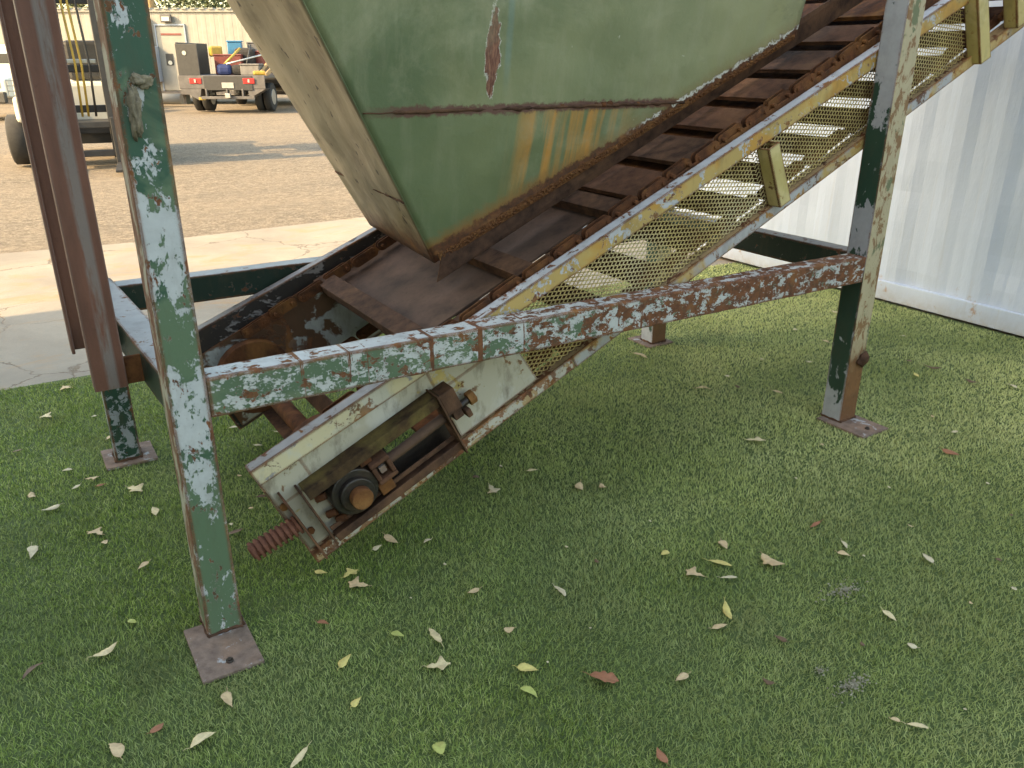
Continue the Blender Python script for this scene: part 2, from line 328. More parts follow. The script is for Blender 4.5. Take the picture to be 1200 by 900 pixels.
def m_concrete():
    k = N('cracked_concrete'); n = k.noise(.9, None, 8, .65, .3); f = k.noise(70, None, 6, .7)
    c = k.mix(k.ramp(n, .35, .68), (.23,.195,.155), (.36,.315,.25)); c = k.mix(k.ramp(f, .4, .7, 0, .35), c, (.22,.19,.16))
    c = k.mix(k.ramp(k.noise(1.7, k.mapping((1,1.8,1),(3,1,0)), 7, .7, .8), .52, .66, 0, .75), c, (.36,.215,.105))
    v = k.n('ShaderNodeTexVoronoi', feature='DISTANCE_TO_EDGE'); v.inputs['Scale'].default_value = 1.1
    wv = k.n('ShaderNodeVectorMath', operation='ADD'); k.l(k.tc.outputs['Object'], wv.inputs[0]); sc = k.n('ShaderNodeVectorMath', operation='SCALE'); sc.inputs['Scale'].default_value = .35
    k.l(k.noise(2.5, None, 6, .65, 0, 1), sc.inputs[0]); k.l(sc.outputs[0], wv.inputs[1]); k.l(wv.outputs[0], v.inputs['Vector'])
    cr = k.math('MULTIPLY', k.ramp(v.outputs['Distance'], .010, .002), k.ramp(k.noise(.8, k.mapping((1,1,1),(1,5,0)), 3), .42, .55))
    c = k.mix(k.math('MULTIPLY', cr, .75), c, (.12,.08,.05)); k.bump(k.math('SUBTRACT', f, k.math('MULTIPLY', cr, 2)), .4, .006); return k.fin(c, .9)
def m_yard():
    k = N('gravel_asphalt'); f = k.noise(38, None, 7, .75); g = k.noise(140, None, 3, .6); n = k.noise(.35, k.mapping((1,2.2,1)), 6, .6)
    c = k.mix(k.ramp(k.math('ADD', k.math('MULTIPLY', f, .5), k.math('MULTIPLY', k.noise(13, None, 8, .8), .5)), .45, .57), (.085,.062,.042), (.31,.245,.17)); c = k.mix(k.ramp(n, .35, .7, 0, .5), c, (.26,.20,.135))
    c = k.mix(k.ramp(k.noise(1.1, k.mapping((.25,2.5,1),(0,0,0),(0,0,.5)), 7, .7), .48, .70, 0, .45), c, (.14,.11,.08))
    c = k.mix(k.ramp(g, .60, .68, 0, .6), c, (.46,.39,.30)); k.bump(k.math('ADD', f, k.math('MULTIPLY', k.noise(9, None, 5, .6), .8)), .7, .03); return k.fin(c, .9)
M['concrete'] = m_concrete(); M['yard'] = m_yard()
def m_cont():
    k = N('container_white_paint'); X, Y, Z = k.xyz()
    c = k.mix(k.ramp(k.noise(1.3, k.mapping((1,1.6,.5)), 6, .6), .35, .7), (.44,.50,.61), (.51,.57,.68))
    c = k.mix(k.ramp(k.noise(4, k.mapping((1,4,.3)), 7, .7), .58, .8, 0, .35), c, (.40,.38,.36))
    sp = k.math('MULTIPLY', k.ramp(k.noise(7, k.mapping((1,1,.8)), 9, .75), .60, .66), k.ramp(Z, .28, .02)); c = k.mix(sp, c, (.36,.19,.09))
    c = k.mix(k.math('MULTIPLY', k.ramp(k.noise(3, k.mapping((1,5,.15),(0,2,0)), 6, .65), .60, .70), k.ramp(Z, 1.4, .1, 0, .35)), c, (.42,.34,.26))
    c = k.mix(k.math('MULTIPLY', k.ramp(Z, .10, .0), k.ramp(k.noise(12, None, 6, .7), .3, .6, .1, .6)), c, (.30,.24,.18))
    k.bump(k.math('ADD', k.noise(5, k.mapping((1,2,.5)), 4, .6), k.math('MULTIPLY', k.noise(60, None, 4), .1)), .35, .02)
    return k.fin(c, .42)
M['container'] = m_cont()

# ------------------------------------------------------------ ground
def sheet(name, x0, x1, y0, y1, z, m, wob=0):
    mb = MB(); n = 1 if not wob else 60
    top = []; bot = []
    for i in range(n+1):
        x = x0+(x1-x0)*i/n
        bot.append((x, y0, z)); top.append((x, y1+(noise.noise(Vector((x*1.3, 3, z)))*wob), z))
    vs = bot+top; fs = [(i, i+1, n+2+i, n+1+i) for i in range(n)]
    mb.add(vs, fs); o = mb.build(name, m); tag(o, kind='structure'); return o
sheet('yard_ground', -500, 500, -500, 700, -.028, M['yard'])
sheet('concrete_pavement', -30, 30, -6, 5.9, -.022, M['concrete'], .35)
TX0, TX1, TY0, TY1 = -2.6, 4.62, -2.6, 2.44
sheet('turf_backing_mat', TX0, TX1, TY0, TY1, -.014, M['turf_base'])

PLATES = [(-.068,.092,-.175,.068), (2.655,2.83,-.15,.09), (-.12,.07,1.24,1.43), (2.65,2.83,1.22,1.41)]
def turf():
    cx, cy = -.266, -2.005
    chunks = []
    cell = .25
    xs = np.arange(TX0, TX1, cell); ys = np.arange(TY0, TY1, cell)
    P = []; D = []
    for x in xs:
        for y in ys:
            d = math.sqrt((x+cell/2-cx)**2+(y+cell/2-cy)**2+2.2)
            ang = math.degrees(math.atan2(x+cell/2-cx, y+cell/2-cy))
            vis = -12 < ang < 76
            dens = min(44000, 44000*(2.2/d)**1.2)*(1 if vis else .35)
            n = int(dens*cell*cell)
            P.append(np.column_stack([x+rng.random(n)*cell, y+rng.random(n)*cell])); D.append(np.full(n, math.sqrt(44000/dens)))
    P = np.concatenate(P); D = np.concatenate(D)
    keep = (P[:,0] < 4.575) & (P[:,1] < TY1-.01+.02*np.sin(P[:,0]*9)) & (P[:,0] > TX0)
    for a, b, c, d in PLATES: keep &= ~((P[:,0] > a+.006) & (P[:,0] < b-.006) & (P[:,1] > c+.006) & (P[:,1] < d-.006))
    P = P[keep]; D = D[keep]; n = len(P)
    # slow variation of the nap from a sum of sines
    def fld(s, ph): return (np.sin(P[:,0]*s+ph)+np.sin(P[:,1]*s*1.13+ph*2)+np.sin((P[:,0]+P[:,1])*s*.71+ph*3)+np.sin((P[:,0]-P[:,1])*s*1.37+ph))/4
    th = rng.random(n)*2*np.pi*.85 + 3.6 + fld(5, 1)*1.2 + fld(17, 2)*.8
    h = (.0085+.0065*rng.random(n))*(1+.25*fld(9, 3)); lean = (.004+.014*rng.random(n))
    w = .00085*np.minimum(D, 2.6)*(0.8+.5*rng.random(n))
    lx, ly = np.cos(th)*lean, np.sin(th)*lean; px, py = -np.sin(th)*w, np.cos(th)*w
    tw = rng.normal(0, .7, n); ct, st = np.cos(tw), np.sin(tw); px, py = px*ct-py*st, px*st+py*ct
    z0 = np.full(n, -.0145)
    V = np.empty((n, 5, 3), np.float32)
    V[:,0] = np.column_stack([P[:,0]-px, P[:,1]-py, z0]); V[:,1] = np.column_stack([P[:,0]+px, P[:,1]+py, z0])
    V[:,2] = np.column_stack([P[:,0]+lx*.4+px*.9, P[:,1]+ly*.4+py*.9, z0+h*.62]); V[:,3] = np.column_stack([P[:,0]+lx*.4-px*.9, P[:,1]+ly*.4-py*.9, z0+h*.62])
    V[:,4] = np.column_stack([P[:,0]+lx, P[:,1]+ly, z0+h])
    me = bpy.data.meshes.new('turf_blades'); me.vertices.add(n*5); me.vertices.foreach_set('co', V.ravel())
    base = (np.arange(n)*5)[:,None]
    loops = (base+np.array([0,1,2,3,3,2,4])).ravel().astype(np.int32)
    me.loops.add(n*7); me.loops.foreach_set('vertex_index', loops)
    me.polygons.add(n*2)
    ls = (np.arange(n)*7)[:,None]+np.array([0,4]); me.polygons.foreach_set('loop_start', ls.ravel().astype(np.int32))
    me.update(calc_edges=True)
    at = me.attributes.new('tint', 'FLOAT', 'POINT'); t = np.clip(rng.random(n)**1.25+.15*fld(7, 5), 0, 1).astype(np.float32)
    at.data.foreach_set('value', np.repeat(t, 5))
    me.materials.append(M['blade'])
    o = bpy.data.objects.new('turf_blades', me); COL.objects.link(o)
    tag(o, 'short green artificial grass covering the ground under the rusty machine', 'artificial grass', kind='stuff')
    print('blades', n)
turf()

# ------------------------------------------------------------ shipping container
def container():
    root = empty('shipping_container', (4.6, 1.0, 0), label='white corrugated steel shipping container standing at the edge of the turf', cat='container')
    y0, y1 = -2.6, 4.1; zb, zt = .125, 2.48
    T = Matrix.Translation((-4.6, -1.0, 0))
    def tr(mb): mb.v = [tuple(T @ Vector(v)) for v in mb.v]; return mb
    prof = []; y = y0+.06; p = .278
    while y < y1-.2:
        prof += [(0, y), (0, y+.072), (.012, y+.072+.067), (.012, y+.072+.067+.072)]; y += p
    prof.append((0, min(y, y1-.06)))
    # subdivide vertically for dents
    nz = 24; vs = []; fs = []; m = len(prof)
    for j in range(nz+1):
        z = zb+(zt-zb)*j/nz
        for (dx, yy) in prof:
            d = .010*max(0, noise.noise(Vector((yy*1.7, z*2.3, 4)))-.15)*3 + .004*noise.noise(Vector((yy*6, z*5, 1)))
            vs.append((4.615+dx+d, yy, z))
    for j in range(nz):
        for i in range(m-1): fs.append((j*m+i, j*m+i+1, (j+1)*m+i+1, (j+1)*m+i))
    w = MB(); w.add(vs, fs); tr(w).build('side_panel', M['container'], root)
    b = MB(); b.box(4.6, 4.66, y0, y1, 0.0, .125); b.box(6.98, 7.04, y0, y1, 0, .125); tr(b).build('bottom_rail', M['container'], root, .006)
    b = MB(); b.box(4.6, 4.66, y0, y1, 2.48, 2.59); b.box(6.98, 7.04, y0, y1, 2.48, 2.59); tr(b).build('top_rail', M['container'], root, .006)
    b = MB(); b.box(4.66, 6.98, y0+.02, y1-.02, 2.53, 2.575); tr(b).build('roof', M['container'], root)
    b = MB(); b.box(7.0, 7.03, y0+.04, y1-.04, .125, 2.48); tr(b).build('far_wall', M['container'], root)
    for yy in (y0, y1-.03):
        b = MB(); b.box(4.66, 6.98, yy+.002, yy+.028, .05, 2.48); tr(b).build('end_wall', M['container'], root)
    for xx in (4.598, 6.95):
        for yy in (y0-.01, y1-.11):
            b = MB(); b.box(xx, xx+.1, yy, yy+.12, .125, 2.48); tr(b).build('corner_post', M['container'], root, .006)
            for zz in (0.002, 2.475):
                b = MB(); b.box(xx-.004, xx+.16, yy-.004, yy+.17, zz, zz+.118); tr(b).build('corner_casting', M['container'], root, .008)
container()

# ------------------------------------------------------------ the machine
MC = empty('hopper_conveyor', (0,0,0), label='rusty green hopper with inclined chain conveyor on a peeling green steel leg frame', cat='conveyor machine')
LW = .10
def leg(x0, y0, w, d, top, mat, plate):
    mb = MB(); mb.beam((x0+w/2, y0+d/2, -.003), (x0+w/2, y0+d/2, top), w, d, (0,1,0), 14, .0008)
    l = mb.build('leg', mat, MC, .006)
    a, b, c, e = plate; p = MB(); p.box(a, b, c, e, -.012, -.001)
    f = p.build('foot_plate', M['plate'], l, .002)
    # weld bead round the foot
    wd = MB(); pts = []
    for (ax, ay), (bx, by) in (((x0, y0), (x0+w, y0)), ((x0, y0+d), (x0+w, y0+d)), ((x0, y0), (x0, y0+d)), ((x0+w, y0), (x0+w, y0+d))):
        q = [Vector((ax+(bx-ax)*t/10, ay+(by-ay)*t/10, .002))+Vector([random.uniform(-.002,.002)]*3) for t in range(11)]
        wd.tube(q, [.003+random.random()*.005 for _ in q], 6)
    wd.build('weld_bead', M['rust_brown'], l)
    # bolt hole with bolt end in the plate
    hb = MB(); cx_, cy_ = (a+b)/2, c+.045
    hb.tube([(cx_, cy_, -.003), (cx_, cy_, .005)], .010, 10); hb.tube([(cx_, cy_, .005), (cx_, cy_, .009)], .006, 8)
    hb.build('anchor_bolt', M['grease'], l)
    return l
leg(-.013, .0, .095, .10, 2.35, M['leg_front'], PLATES[0])
l2 = leg(2.695, .0, .105, .10, 2.35, M['leg_right'], PLATES[1])
leg(-.078, 1.28, .095, .10, 2.35, M['leg_back'], PLATES[2])
leg(2.695, 1.25, .10, .10, 2.35, M['leg_right'], PLATES[3])
# clod of rust and mud stuck to the right front leg, and insect nests on the left one
def lump(name, c, r, mat, parent, sq=(1,1,1), n=3, amp=.45, f=14):
    bm = bmesh.new(); bmesh.ops.create_icosphere(bm, subdivisions=n, radius=1)
    for v in bm.verts:
        q = v.co.copy(); k = 1+amp*noise.fractal(q*1.3+Vector(c)*f, .9, 2.1, 4)
        v.co = Vector((q.x*r*sq[0]*k, q.y*r*sq[1]*k, q.z*r*sq[2]*k))+Vector(c)
    me = bpy.data.meshes.new(name); bm.to_mesh(me); bm.free(); me.materials.append(mat)
    for p in me.polygons: p.use_smooth = True
    o = bpy.data.objects.new(name, me); COL.objects.link(o)
    if parent: o.parent = parent
    return o
lump('rust_clod', (2.775, -.008, .285), .028, M['rust_brown'], l2, (1,.6,1.2))
M['mud'] = plain('mud_nest', (.23,.19,.13), .95, .5, 60, bump=.9)
nest = lump('mud_nest', (.019, -.006, 1.39), .03, M['mud'], None, (.42,.45,1.75), 4, .7, 30)
nest2 = lump('mud_nest', (.045, -.005, 1.452), .016, M['mud'], None, (1.3,.45,.8), 4, .7, 30)
tag(nest, 'tall crusty mud dauber nest stuck on the front left leg', 'insect nest'); tag(nest2, 'small crusty mud patch above the tall nest on the leg', 'insect nest')

rf = MB(); rf.beam((.083, .045, .700), (2.694, .045, .690), .09, .108, (0,0,1), 40, .0012); rf.build('front_rail', M['rail_front'], MC, .006)
for nm, a, b in (('side_rail', (.035, .101, .70), (-.02, 1.279, .69)), ('side_rail', (2.747, .101, .695), (2.747, 1.249, .69))):
    mb = MB(); mb.beam(a, b, .09, .105, (0,0,1), 10, .0006); mb.build(nm, M['rail_dark'], MC, .006)
mb = MB(); mb.beam((.018, 1.33, .652), (2.694, 1.30, .652), .09, .105, (0,0,1), 20, .0006); mb.build('back_rail', M['rail_dark'], MC, .006)

# rusty channel hanging beside the left legs
mb = MB(); zb = .655; zt = 2.35
mb.box(-.150, -.066, .318, .328, zb, zt)                          # web facing the camera side
mb.box(-.150, -.140, .3285, .372, zb, zt); mb.box(-.076, -.066, .3285, .372, zb, zt)
pc = mb.build('channel_post', M['post'], MC, .003)
mb = MB(); mb.box(-.172, -.075, .735, .745, zb, zt); mb.box(-.172, -.162, .690, .7345, zb, zt); mb.box(-.085, -.075, .690, .7345, zb, zt)
mb.build('channel_post', M['post'], MC, .003)
for yy, sg in ((.345, 1), (.715, 1)):
    mb = MB(); mb.box(-.066, -.009, yy-.004, yy+.006, .655, .735); mb.build('bracket', M['rust_bright'], MC, .002)

# ---- hopper
hop = empty('hopper', (0,0,0)); hop.parent = MC
ZT = 2.22
def hz(x, n=.335): return (x*S25/C25 + n/C25)                     # height of the bottom edge above a point x of the bed
def panel(name, quad, nu, nv, mat, amp, th=.006, seed=0):
    a, b, c, d = [Vector(q) for q in quad]                        # bottom-left, bottom-right, top-right, top-left
    nrm = (b-a).cross(d-a).normalized(); vs = []; fs = []
    for j in range(nv+1):
        for i in range(nu+1):
            u, v = i/nu, j/nv; p = a.lerp(b, u).lerp(d.lerp(c, u), v)
            w = min(1, 6*min(u, 1-u, v, 1-v)); d_ = amp*w*(noise.noise(p*3.1+Vector((seed,0,0)))+.5*noise.noise(p*9+Vector((0,seed,0))))
            vs.append(p+nrm*d_)
    for j in range(nv):
        for i in range(nu): o = j*(nu+1)+i; fs.append((o, o+1, o+nu+2, o+nu+1))
    mb = MB(); mb.add(vs, fs, True); o = mb.build(name, mat, hop)
    m = o.modifiers.new('solid', 'SOLIDIFY'); m.thickness = th; m.offset = 0
    return o
def yf(z): return .50-.155*(z-.85)
XL, XR = .98, 2.56
zL, zR = .835, hz(XR, .345)
fl = (XL, yf(zL), zL); fr = (XR, yf(zR), zR); XTL = .235
panel('front_panel', (fl, fr, (XR+.04, yf(ZT), ZT), (XTL, yf(ZT), ZT)), 70, 50, M['hopper'], .011, seed=2)
yb0, ybt = 1.12, 1.27
bl = (1.0, yb0, .865)
panel('end_panel', (bl, fl, (XTL, yf(ZT), ZT), (XTL+.03, ybt, ZT)), 30, 50, M['hopper_left'], .018, seed=5)
panel('back_panel', ((XR, yb0, zR), bl, (XTL+.03, ybt, ZT), (XR+.04, ybt, ZT)), 20, 20, M['hopper'], .004, seed=8)
panel('end_panel', (fr, (XR, yb0, zR), (XR+.04, ybt, ZT), (XR+.04, yf(ZT), ZT)), 12, 20, M['hopper'], .004, seed=9)
# weld seam: a crusted bead on the front
q = []; rr = []
for i in range(110):
    x = .715+(2.02-.715)*i/109; z = 1.342+.003*noise.noise(Vector((x*20,0,0)))
    q.append((x, yf(z)-.004, z)); big = x > .82
    rr.append(.0025 if not big else .004+.007*max(0, noise.noise(Vector((x*31, 5, 0))))+random.random()*.0035)
MB().tube(q, rr, 6).build('weld_seam', M['rust_brown'], hop)
for cx_ in (1.60, 1.632, 1.66, 1.79, 1.45, 1.15):
    lump('rust_scab', (cx_, yf(1.345)-.004, 1.345+random.uniform(-.004,.006)), random.uniform(.006,.012), M['rust'], hop, (1.4,.6,.8), 2)
q = [Vector(fl).lerp(Vector((XTL, yf(ZT), ZT)), t/30)+Vector((0,-.002,0)) for t in range(31)]
MB().tube(q, .0018, 6).build('corner_weld', M['hopper'], hop)
def hl(u, z):                                                      # a point on the left end panel
    v = (z-.85)/(ZT-.85); a = Vector(fl).lerp(Vector((XTL, yf(ZT), ZT)), v); b = Vector(bl).lerp(Vector((XTL+.03, ybt, ZT)), v); return a.lerp(b, u)+Vector((-.004,0,0))
MB().tube([hl(i/24, 1.07)+Vector((0,0,.004*noise.noise(Vector((i*.6,0,0))))) for i in range(25)], [.003+.002*random.random() for _ in range(25)], 6).build('weld_seam', M['rust_brown'], hop)
q = [Vector((.735, .458, 1.20)).lerp(Vector((.845, 1.15, 1.14)), t/20) + Vector((-.005,0,.003*noise.noise(Vector((t*.7,0,0))))) for t in range(21)]
# skirt plate along the hopper bottom, and its flange
mb = MB()
p = [C(1.215,.50,.275), C(3.62,.455,.275), C(3.62,.463,.275), C(1.215,.508,.275), C(1.29,.492,.375), C(3.62,.425,.375), C(3.62,.433,.375), C(1.29,.500,.375)]
mb.hexa(p); 
sk = mb.build('skirt_plate', M['rust_brown'], hop, .002)
mb = MB(); na, nb = 600, 9; vs = []; fs = []                       # scaly crust along the lower edge of the front panel
for i in range(na+1):
    s_ = 1.26+1.72*i/na
    for j in range(nb+1):
        v_ = j/nb; p_ = Vector((s_*14, v_*3, 1)); w_ = math.sin(math.pi*v_)
        d_ = .003+.008*w_*max(0, noise.fractal(Vector((s_*95, v_*4.5, 2)), .8, 2.1, 4)+.25)
        n_ = .352+.030*(v_-.5)*(1.1-.2*(s_-1.26))+.010*noise.noise(Vector((s_*25, v_, 7)))*v_
        c = C(s_, 0, n_); vs.append((c.x, yf(c.z)-d_, c.z))
for i in range(na):
    for j in range(nb): o = i*(nb+1)+j; fs.append((o, o+1, o+nb+2, o+nb+1))
mb.add(vs, fs); mb.build('rust_crust', M['crust'], hop)

# ---- conveyor side frames
def rail(name, pts, b0, b1, h, mat, bev=.004):                      # pts: (s, n_top)
    mb = MB(); rings = []
    for s_, nt_ in pts:
        for (b_, n_) in ((b0, nt_-h), (b1, nt_-h), (b1, nt_), (b0, nt_)): rings.append(C(s_, b_, n_))
    m = len(pts); fs = [(3,2,1,0), tuple(4*(m-1)+k for k in range(4))]
    for i in range(m-1):
        for k in range(4): fs.append((4*i+k, 4*i+(k+1)%4, 4*i+4+(k+1)%4, 4*i+4+k))
    mb.add(rings, fs); return mb.build(name, mat, MC, bev)
END = 4.6
rail('top_rail', [(.335,.300),(.75,.290),(1.02,.282)], .105, .160, .058, M['tail_paint'])
rail('top_rail', [(1.022,.282),(1.12,.278),(2.2,.256),(3.2,.238),(END,.22)], .105, .158, .060, M['yellow'])
# angle lips
rail('bottom_rail', [(.335,-.055),(1.4,-.052)], .105, .112, .045, M['low_paint'])
rail('bottom_rail', [(1.402,-.052),(2.45,-.05),(END,-.045)], .105, .112, .046, M['low_yellow'])
mb = MB(); mb.box(.335, END, .1125, .175, -.064, -.056, C); mb.build('bottom_flange', M['low_paint'], MC, .002)
# far side
rail('far_rail', [(.38,.345),(.95,.316),(1.35,.298),(2.4,.27),(END,.23)], 1.205, 1.255, .10, M['far_rail'])
rail('far_rail', [(.38,-.03),(END,-.03)], 1.205, 1.255, .09, M['far_rail'])
mb = MB(); mb.box(.40, 1.42, 1.190, 1.198, -.10, .255, C); mb.build('inner_side_panel', M['far_panel'], MC)
mb = MB(); mb.box(1.425, END, 1.20, 1.204, .10, .20, C); mb.build('inner_side_panel', M['rust_brown'], MC)
# tail side panel with the window of the take-up
mb = MB()
for a in ((.34, .47, .14, .255), (.47, .93, .14, .255), (.34, .47, -.052, .14), (.93, 1.215, .14, .255), (.93, 1.215, -.052, .14)):
    mb.box(a[0], a[1], .122, .130, a[2], a[3], C)
mb.hexa([C(1.215,.122,-.052), C(1.26,.122,-.05), C(1.26,.130,-.05), C(1.215,.130,-.052), C(1.215,.122,.20), C(1.222,.122,.20), C(1.222,.130,.20), C(1.215,.130,.20)])
mb.build('side_panel', M['panel'], MC)
mb = MB()                                                          # end cap of the tail
mb.box(.333, .339, .135, .30, -.03, .20, C); mb.build('end_plate', M['panel'], MC, .002)
MB().tube([C(.355,.119,.135), C(.355,.108,.135)], .013, 6, smooth=False).build('bolt', M['rust_bright'], MC, .002)
MB().tube([C(.375,.119,.01), C(.375,.108,.01)], .013, 6, smooth=False).build('bolt', M['rust'], MC, .002)

# braces
def brace(s0, s1, bot=-.05, top=.2, cap=False):
    mb = MB(); mb.box(s0, s1, .066, .072, bot, top, C); mb.box(s0, s0+.006, .0725, .128, bot, top, C); mb.box(s1-.006, s1, .0725, .128, bot, top, C)
    o = mb.build('brace', M['brace'], MC, .002); return o
brace(2.420, 2.478, -.052, .188); brace(3.665, 3.735, -.085, .30); brace(3.93, 4.0, -.05, .30)

# expanded metal guard
def guard(s0, s1, n0, n1, b):
    mb = MB(); L, Hh = .030, .0082; t = .0038; rows = int((n1-n0)/Hh); colsn = int((s1-s0)/L)
    for r in range(rows):
        na = n0+r*Hh
        for c in range(colsn):
            s_ = s0+c*L+(L/2 if r % 2 else 0)
            # each strand: bonds at top and bottom middle, diagonal legs
            A_ = (s_, na); T_ = (s_+L/2, na+Hh); B_ = (s_+L, na)
            for (p_, q_) in ((A_, T_), (T_, B_)):
                dx, dn = q_[0]-p_[0], q_[1]-p_[1]; l = math.hypot(dx, dn); nx, nn_ = -dn/l*t/2, dx/l*t/2
                bb = .002*random.random()
                v = [C(p_[0]-nx, b, p_[1]-nn_), C(q_[0]-nx, b+.003, q_[1]-nn_), C(q_[0]+nx, b+.003, q_[1]+nn_), C(p_[0]+nx, b, p_[1]+nn_)]
                w = [x+Vector((0,.0018,0)) for x in v]
                mb.hexa(v+w)
    return mb.build('mesh_guard', M['mesh'], MC)
guard(1.19, 2.40, -.052, .225, .134); guard(2.40, 3.66, -.050, .205, .134)

# bed, chains, flights
mb = MB(); mb.box(1.02, 1.95, .335, 1.188, .212, .222, C); mb.build('bed_plate', M['rust_purple'], MC, .002)
mb = MB(); mb.box(1.952, END, .31, 1.188, .19, .196, C); mb.build('bed_plate', M['rust'], MC, .002)
mb = MB(); mb.box(1.02, END, .205, .312, .214, .224, C); mb.box(1.02, END, .200, .206, .2245, .262, C); mb.build('bed_plate', M['rust_brown'], MC, .002)
def chain(b, s0, s1, n, sag=0):
    mb = MB(); p = .131; s_ = s0; i = 0
    while s_ < s1:
        o = .006 if i % 2 else -.006; h = .021; L = p*.62; pts = []
        for k in range(16):
            a = 2*math.pi*k/16; cx_ = L/2*(1 if math.cos(a) > 0 else -1)
            pts.append((s_+cx_+h*math.cos(a), n+h*math.sin(a)))
        for bb in (b+o-.012, b+o+.008):
            f = [C(q[0], bb, q[1]) for q in pts]; g = [C(q[0], bb+.004, q[1]) for q in pts]
            fs = [tuple(range(16)), tuple(range(31, 15, -1))]+[(k, (k+1)%16, 16+(k+1)%16, 16+k) for k in range(16)]
            mb.add(f+g, fs)
        for k in (-.5, .5):
            mb.tube([C(s_+k*L, b-.024, n), C(s_+k*L, b+.020, n)], .008, 8)
        s_ += p; i += 1
    return mb.build('drive_chain', M['rust'], MC)
chain(.182, .66, END, .268); chain(1.12, .66, END, .262); chain(.182, .66, END, -.028); chain(1.12, .66, END, -.028)
mb = MB(); mb.box(1.12, END, .163, .172, .215, .262, C); mb.build('chain_guide', M['rust'], MC, .002)
def flight(s_, n, b0=.20, b1=1.13, w=.078, up=.03, mat='rust_brown'):
    mb = MB(); mb.box(s_-w/2, s_+w/2, b0, b1, n, n+.008, C)
    if up: mb.box(s_-w/2, s_-w/2+.008, b0, b1, n-up, n-.0005, C)
    return mb.build('flight', M[mat], MC, .002)
flight(.998, .262, .215, 1.18, .075, .035)
flight(1.42, .262, .215, 1.10); flight(1.835, .262, .215, 1.10)
s_ = 2.02
while s_ < END: flight(s_, .238, .21, 1.10, random.uniform(.15,.175), .010, random.choice(['rust_brown','slat','slat','rust'])); s_ += .245
s_ = .9
while s_ < END: flight(s_, -.045, .21, 1.10, .11, .02, 'rust'); s_ += .245
# tail shaft, pulleys
for bb in (.22, 1.06):
    MB().tube([C(.552, bb, .10), C(.552, bb+.05, .10)], .150, 28).build('tail_sprocket', M['rust'], MC, .003)
    
MB().tube([C(.552,.13,.10), C(.552,1.185,.10)], .032, 16).build('tail_shaft', M['rust'], MC)
for ang in (262, 318):
    a = R(ang); c0 = Vector((.552+.17*math.cos(a), .10+.15*math.sin(a)))
    t = Vector((-math.sin(a), math.cos(a))); nrm = Vector((math.cos(a), math.sin(a)))
    P_ = [c0-t*.038-nrm*.004, c0+t*.038-nrm*.004, c0+t*.038+nrm*.004, c0-t*.038+nrm*.004]
    mb = MB(); mb.hexa([C(q.x,.23,q.y) for q in P_]+[C(q.x,1.12,q.y) for q in P_]); mb.build('flight', M['rust_brown'], MC, .002)

# ---- take-up unit on the near side
tu = empty('take_up_unit', (0,0,0)); tu.parent = MC
def part(mb, name, mat, bev=.0015): return mb.build(name, M[mat], tu, bev)
mb = MB(); mb.box(.425, .915, .060, .066, .132, .168, C); mb.box(.425, .915, .0665, .121, .160, .168, C); part(mb, 'frame_bar', 'take_frame')
mb = MB(); mb.box(.425, .905, .060, .066, -.050, -.022, C); mb.box(.425, .905, .0665, .121, -.050, -.043, C); part(mb, 'frame_bar', 'rust_brown')
mb = MB(); mb.box(.425, .905, .085, .092, -.018, -.004, C); part(mb, 'guide_bar', 'rust_brown')
mb = MB(); mb.box(.362, .369, .045, .121, -.062, .185, C); part(mb, 'end_plate', 'slat')
mb = MB(); mb.box(.412, .419, .052, .121, -.050, .172, C); part(mb, 'end_plate', 'rust_brown')
mb = MB(); mb.box(.900, .906, .042, .121, -.062, .176, C); part(mb, 'end_plate', 'rust_brown')
mb = MB(); mb.box(.908, .965, .055, .121, .085, .165, C); mb.box(.966, .985, .06, .121, .03, .06, C); part(mb, 'bracket', 'rust_brown', .004)
# rear wall of the window, dark and half open
mb = MB(); mb.box(.47, .70, .150, .156, -.05, .139, C); mb.box(.7005, .93, .150, .156, -.05, .03, C); part(mb, 'backing_plate', 'grease')
# bearing
def disc(s_, n, b0, b1, r, name, mat, seg=28, bev=.004): return part(MB().tube([C(s_, b0, n), C(s_, b1, n)], r, seg), name, mat, bev)
disc(.545, .062, .060, .118, .076, 'bearing_housing', 'grease'); disc(.545, .060, .040, .0595, .055, 'bearing_collar', 'grease')
disc(.548, .058, .010, .0395, .034, 'shaft_end', 'rust_bright', 24, .003)
mb = MB()
for a in ((.618,.685,.095,.110),(.618,.685,.030,.045),(.618,.633,.0455,.0945),(.670,.685,.0455,.0945)): mb.box(a[0], a[1], .050, .100, a[2], a[3], C)
part(mb, 'take_up_block', 'slat', .004)
mb = MB(); mb.box(.640, .662, .06, .09, .058, .082, C); part(mb, 'nut', 'plate', .002)
for a_ in ((.61,.66,-.02,.029), (.60,.64,.111,.15)):
    mb = MB(); mb.box(a_[0], a_[1], .07, .118, a_[2], a_[3], C); part(mb, 'slide_shoe', 'rust', .004)
def rod(s0, s1, n0, n1, b, r, name, mat, pitch=.0045, depth=.0012):
    pts = []; rs = []; m = int((s1-s0)/pitch*2)
    for i in range(m+1):
        t = i/m; pts.append(C(s0+(s1-s0)*t, b, n0+(n1-n0)*t)); rs.append(r+(depth if i % 2 else -depth))
    return part(MB().tube(pts, rs, 14), name, mat, 0)
rod(.686, .899, .072, .074, .085, .0165, 'threaded_rod', 'rust_purple')
rod(.907, .995, .074, .076, .085, .0125, 'threaded_rod', 'grease')
mb = MB(); mb.box(.925, .958, .062, .108, .050, .084, C); part(mb, 'nut', 'rust_brown', .003)
MB().tube([C(.996,.085,.076), C(1.022,.085,.076)], .024, 6, smooth=False).build('bolt_head', M['rust_bright'], tu, .003)
pts = []; rs = []
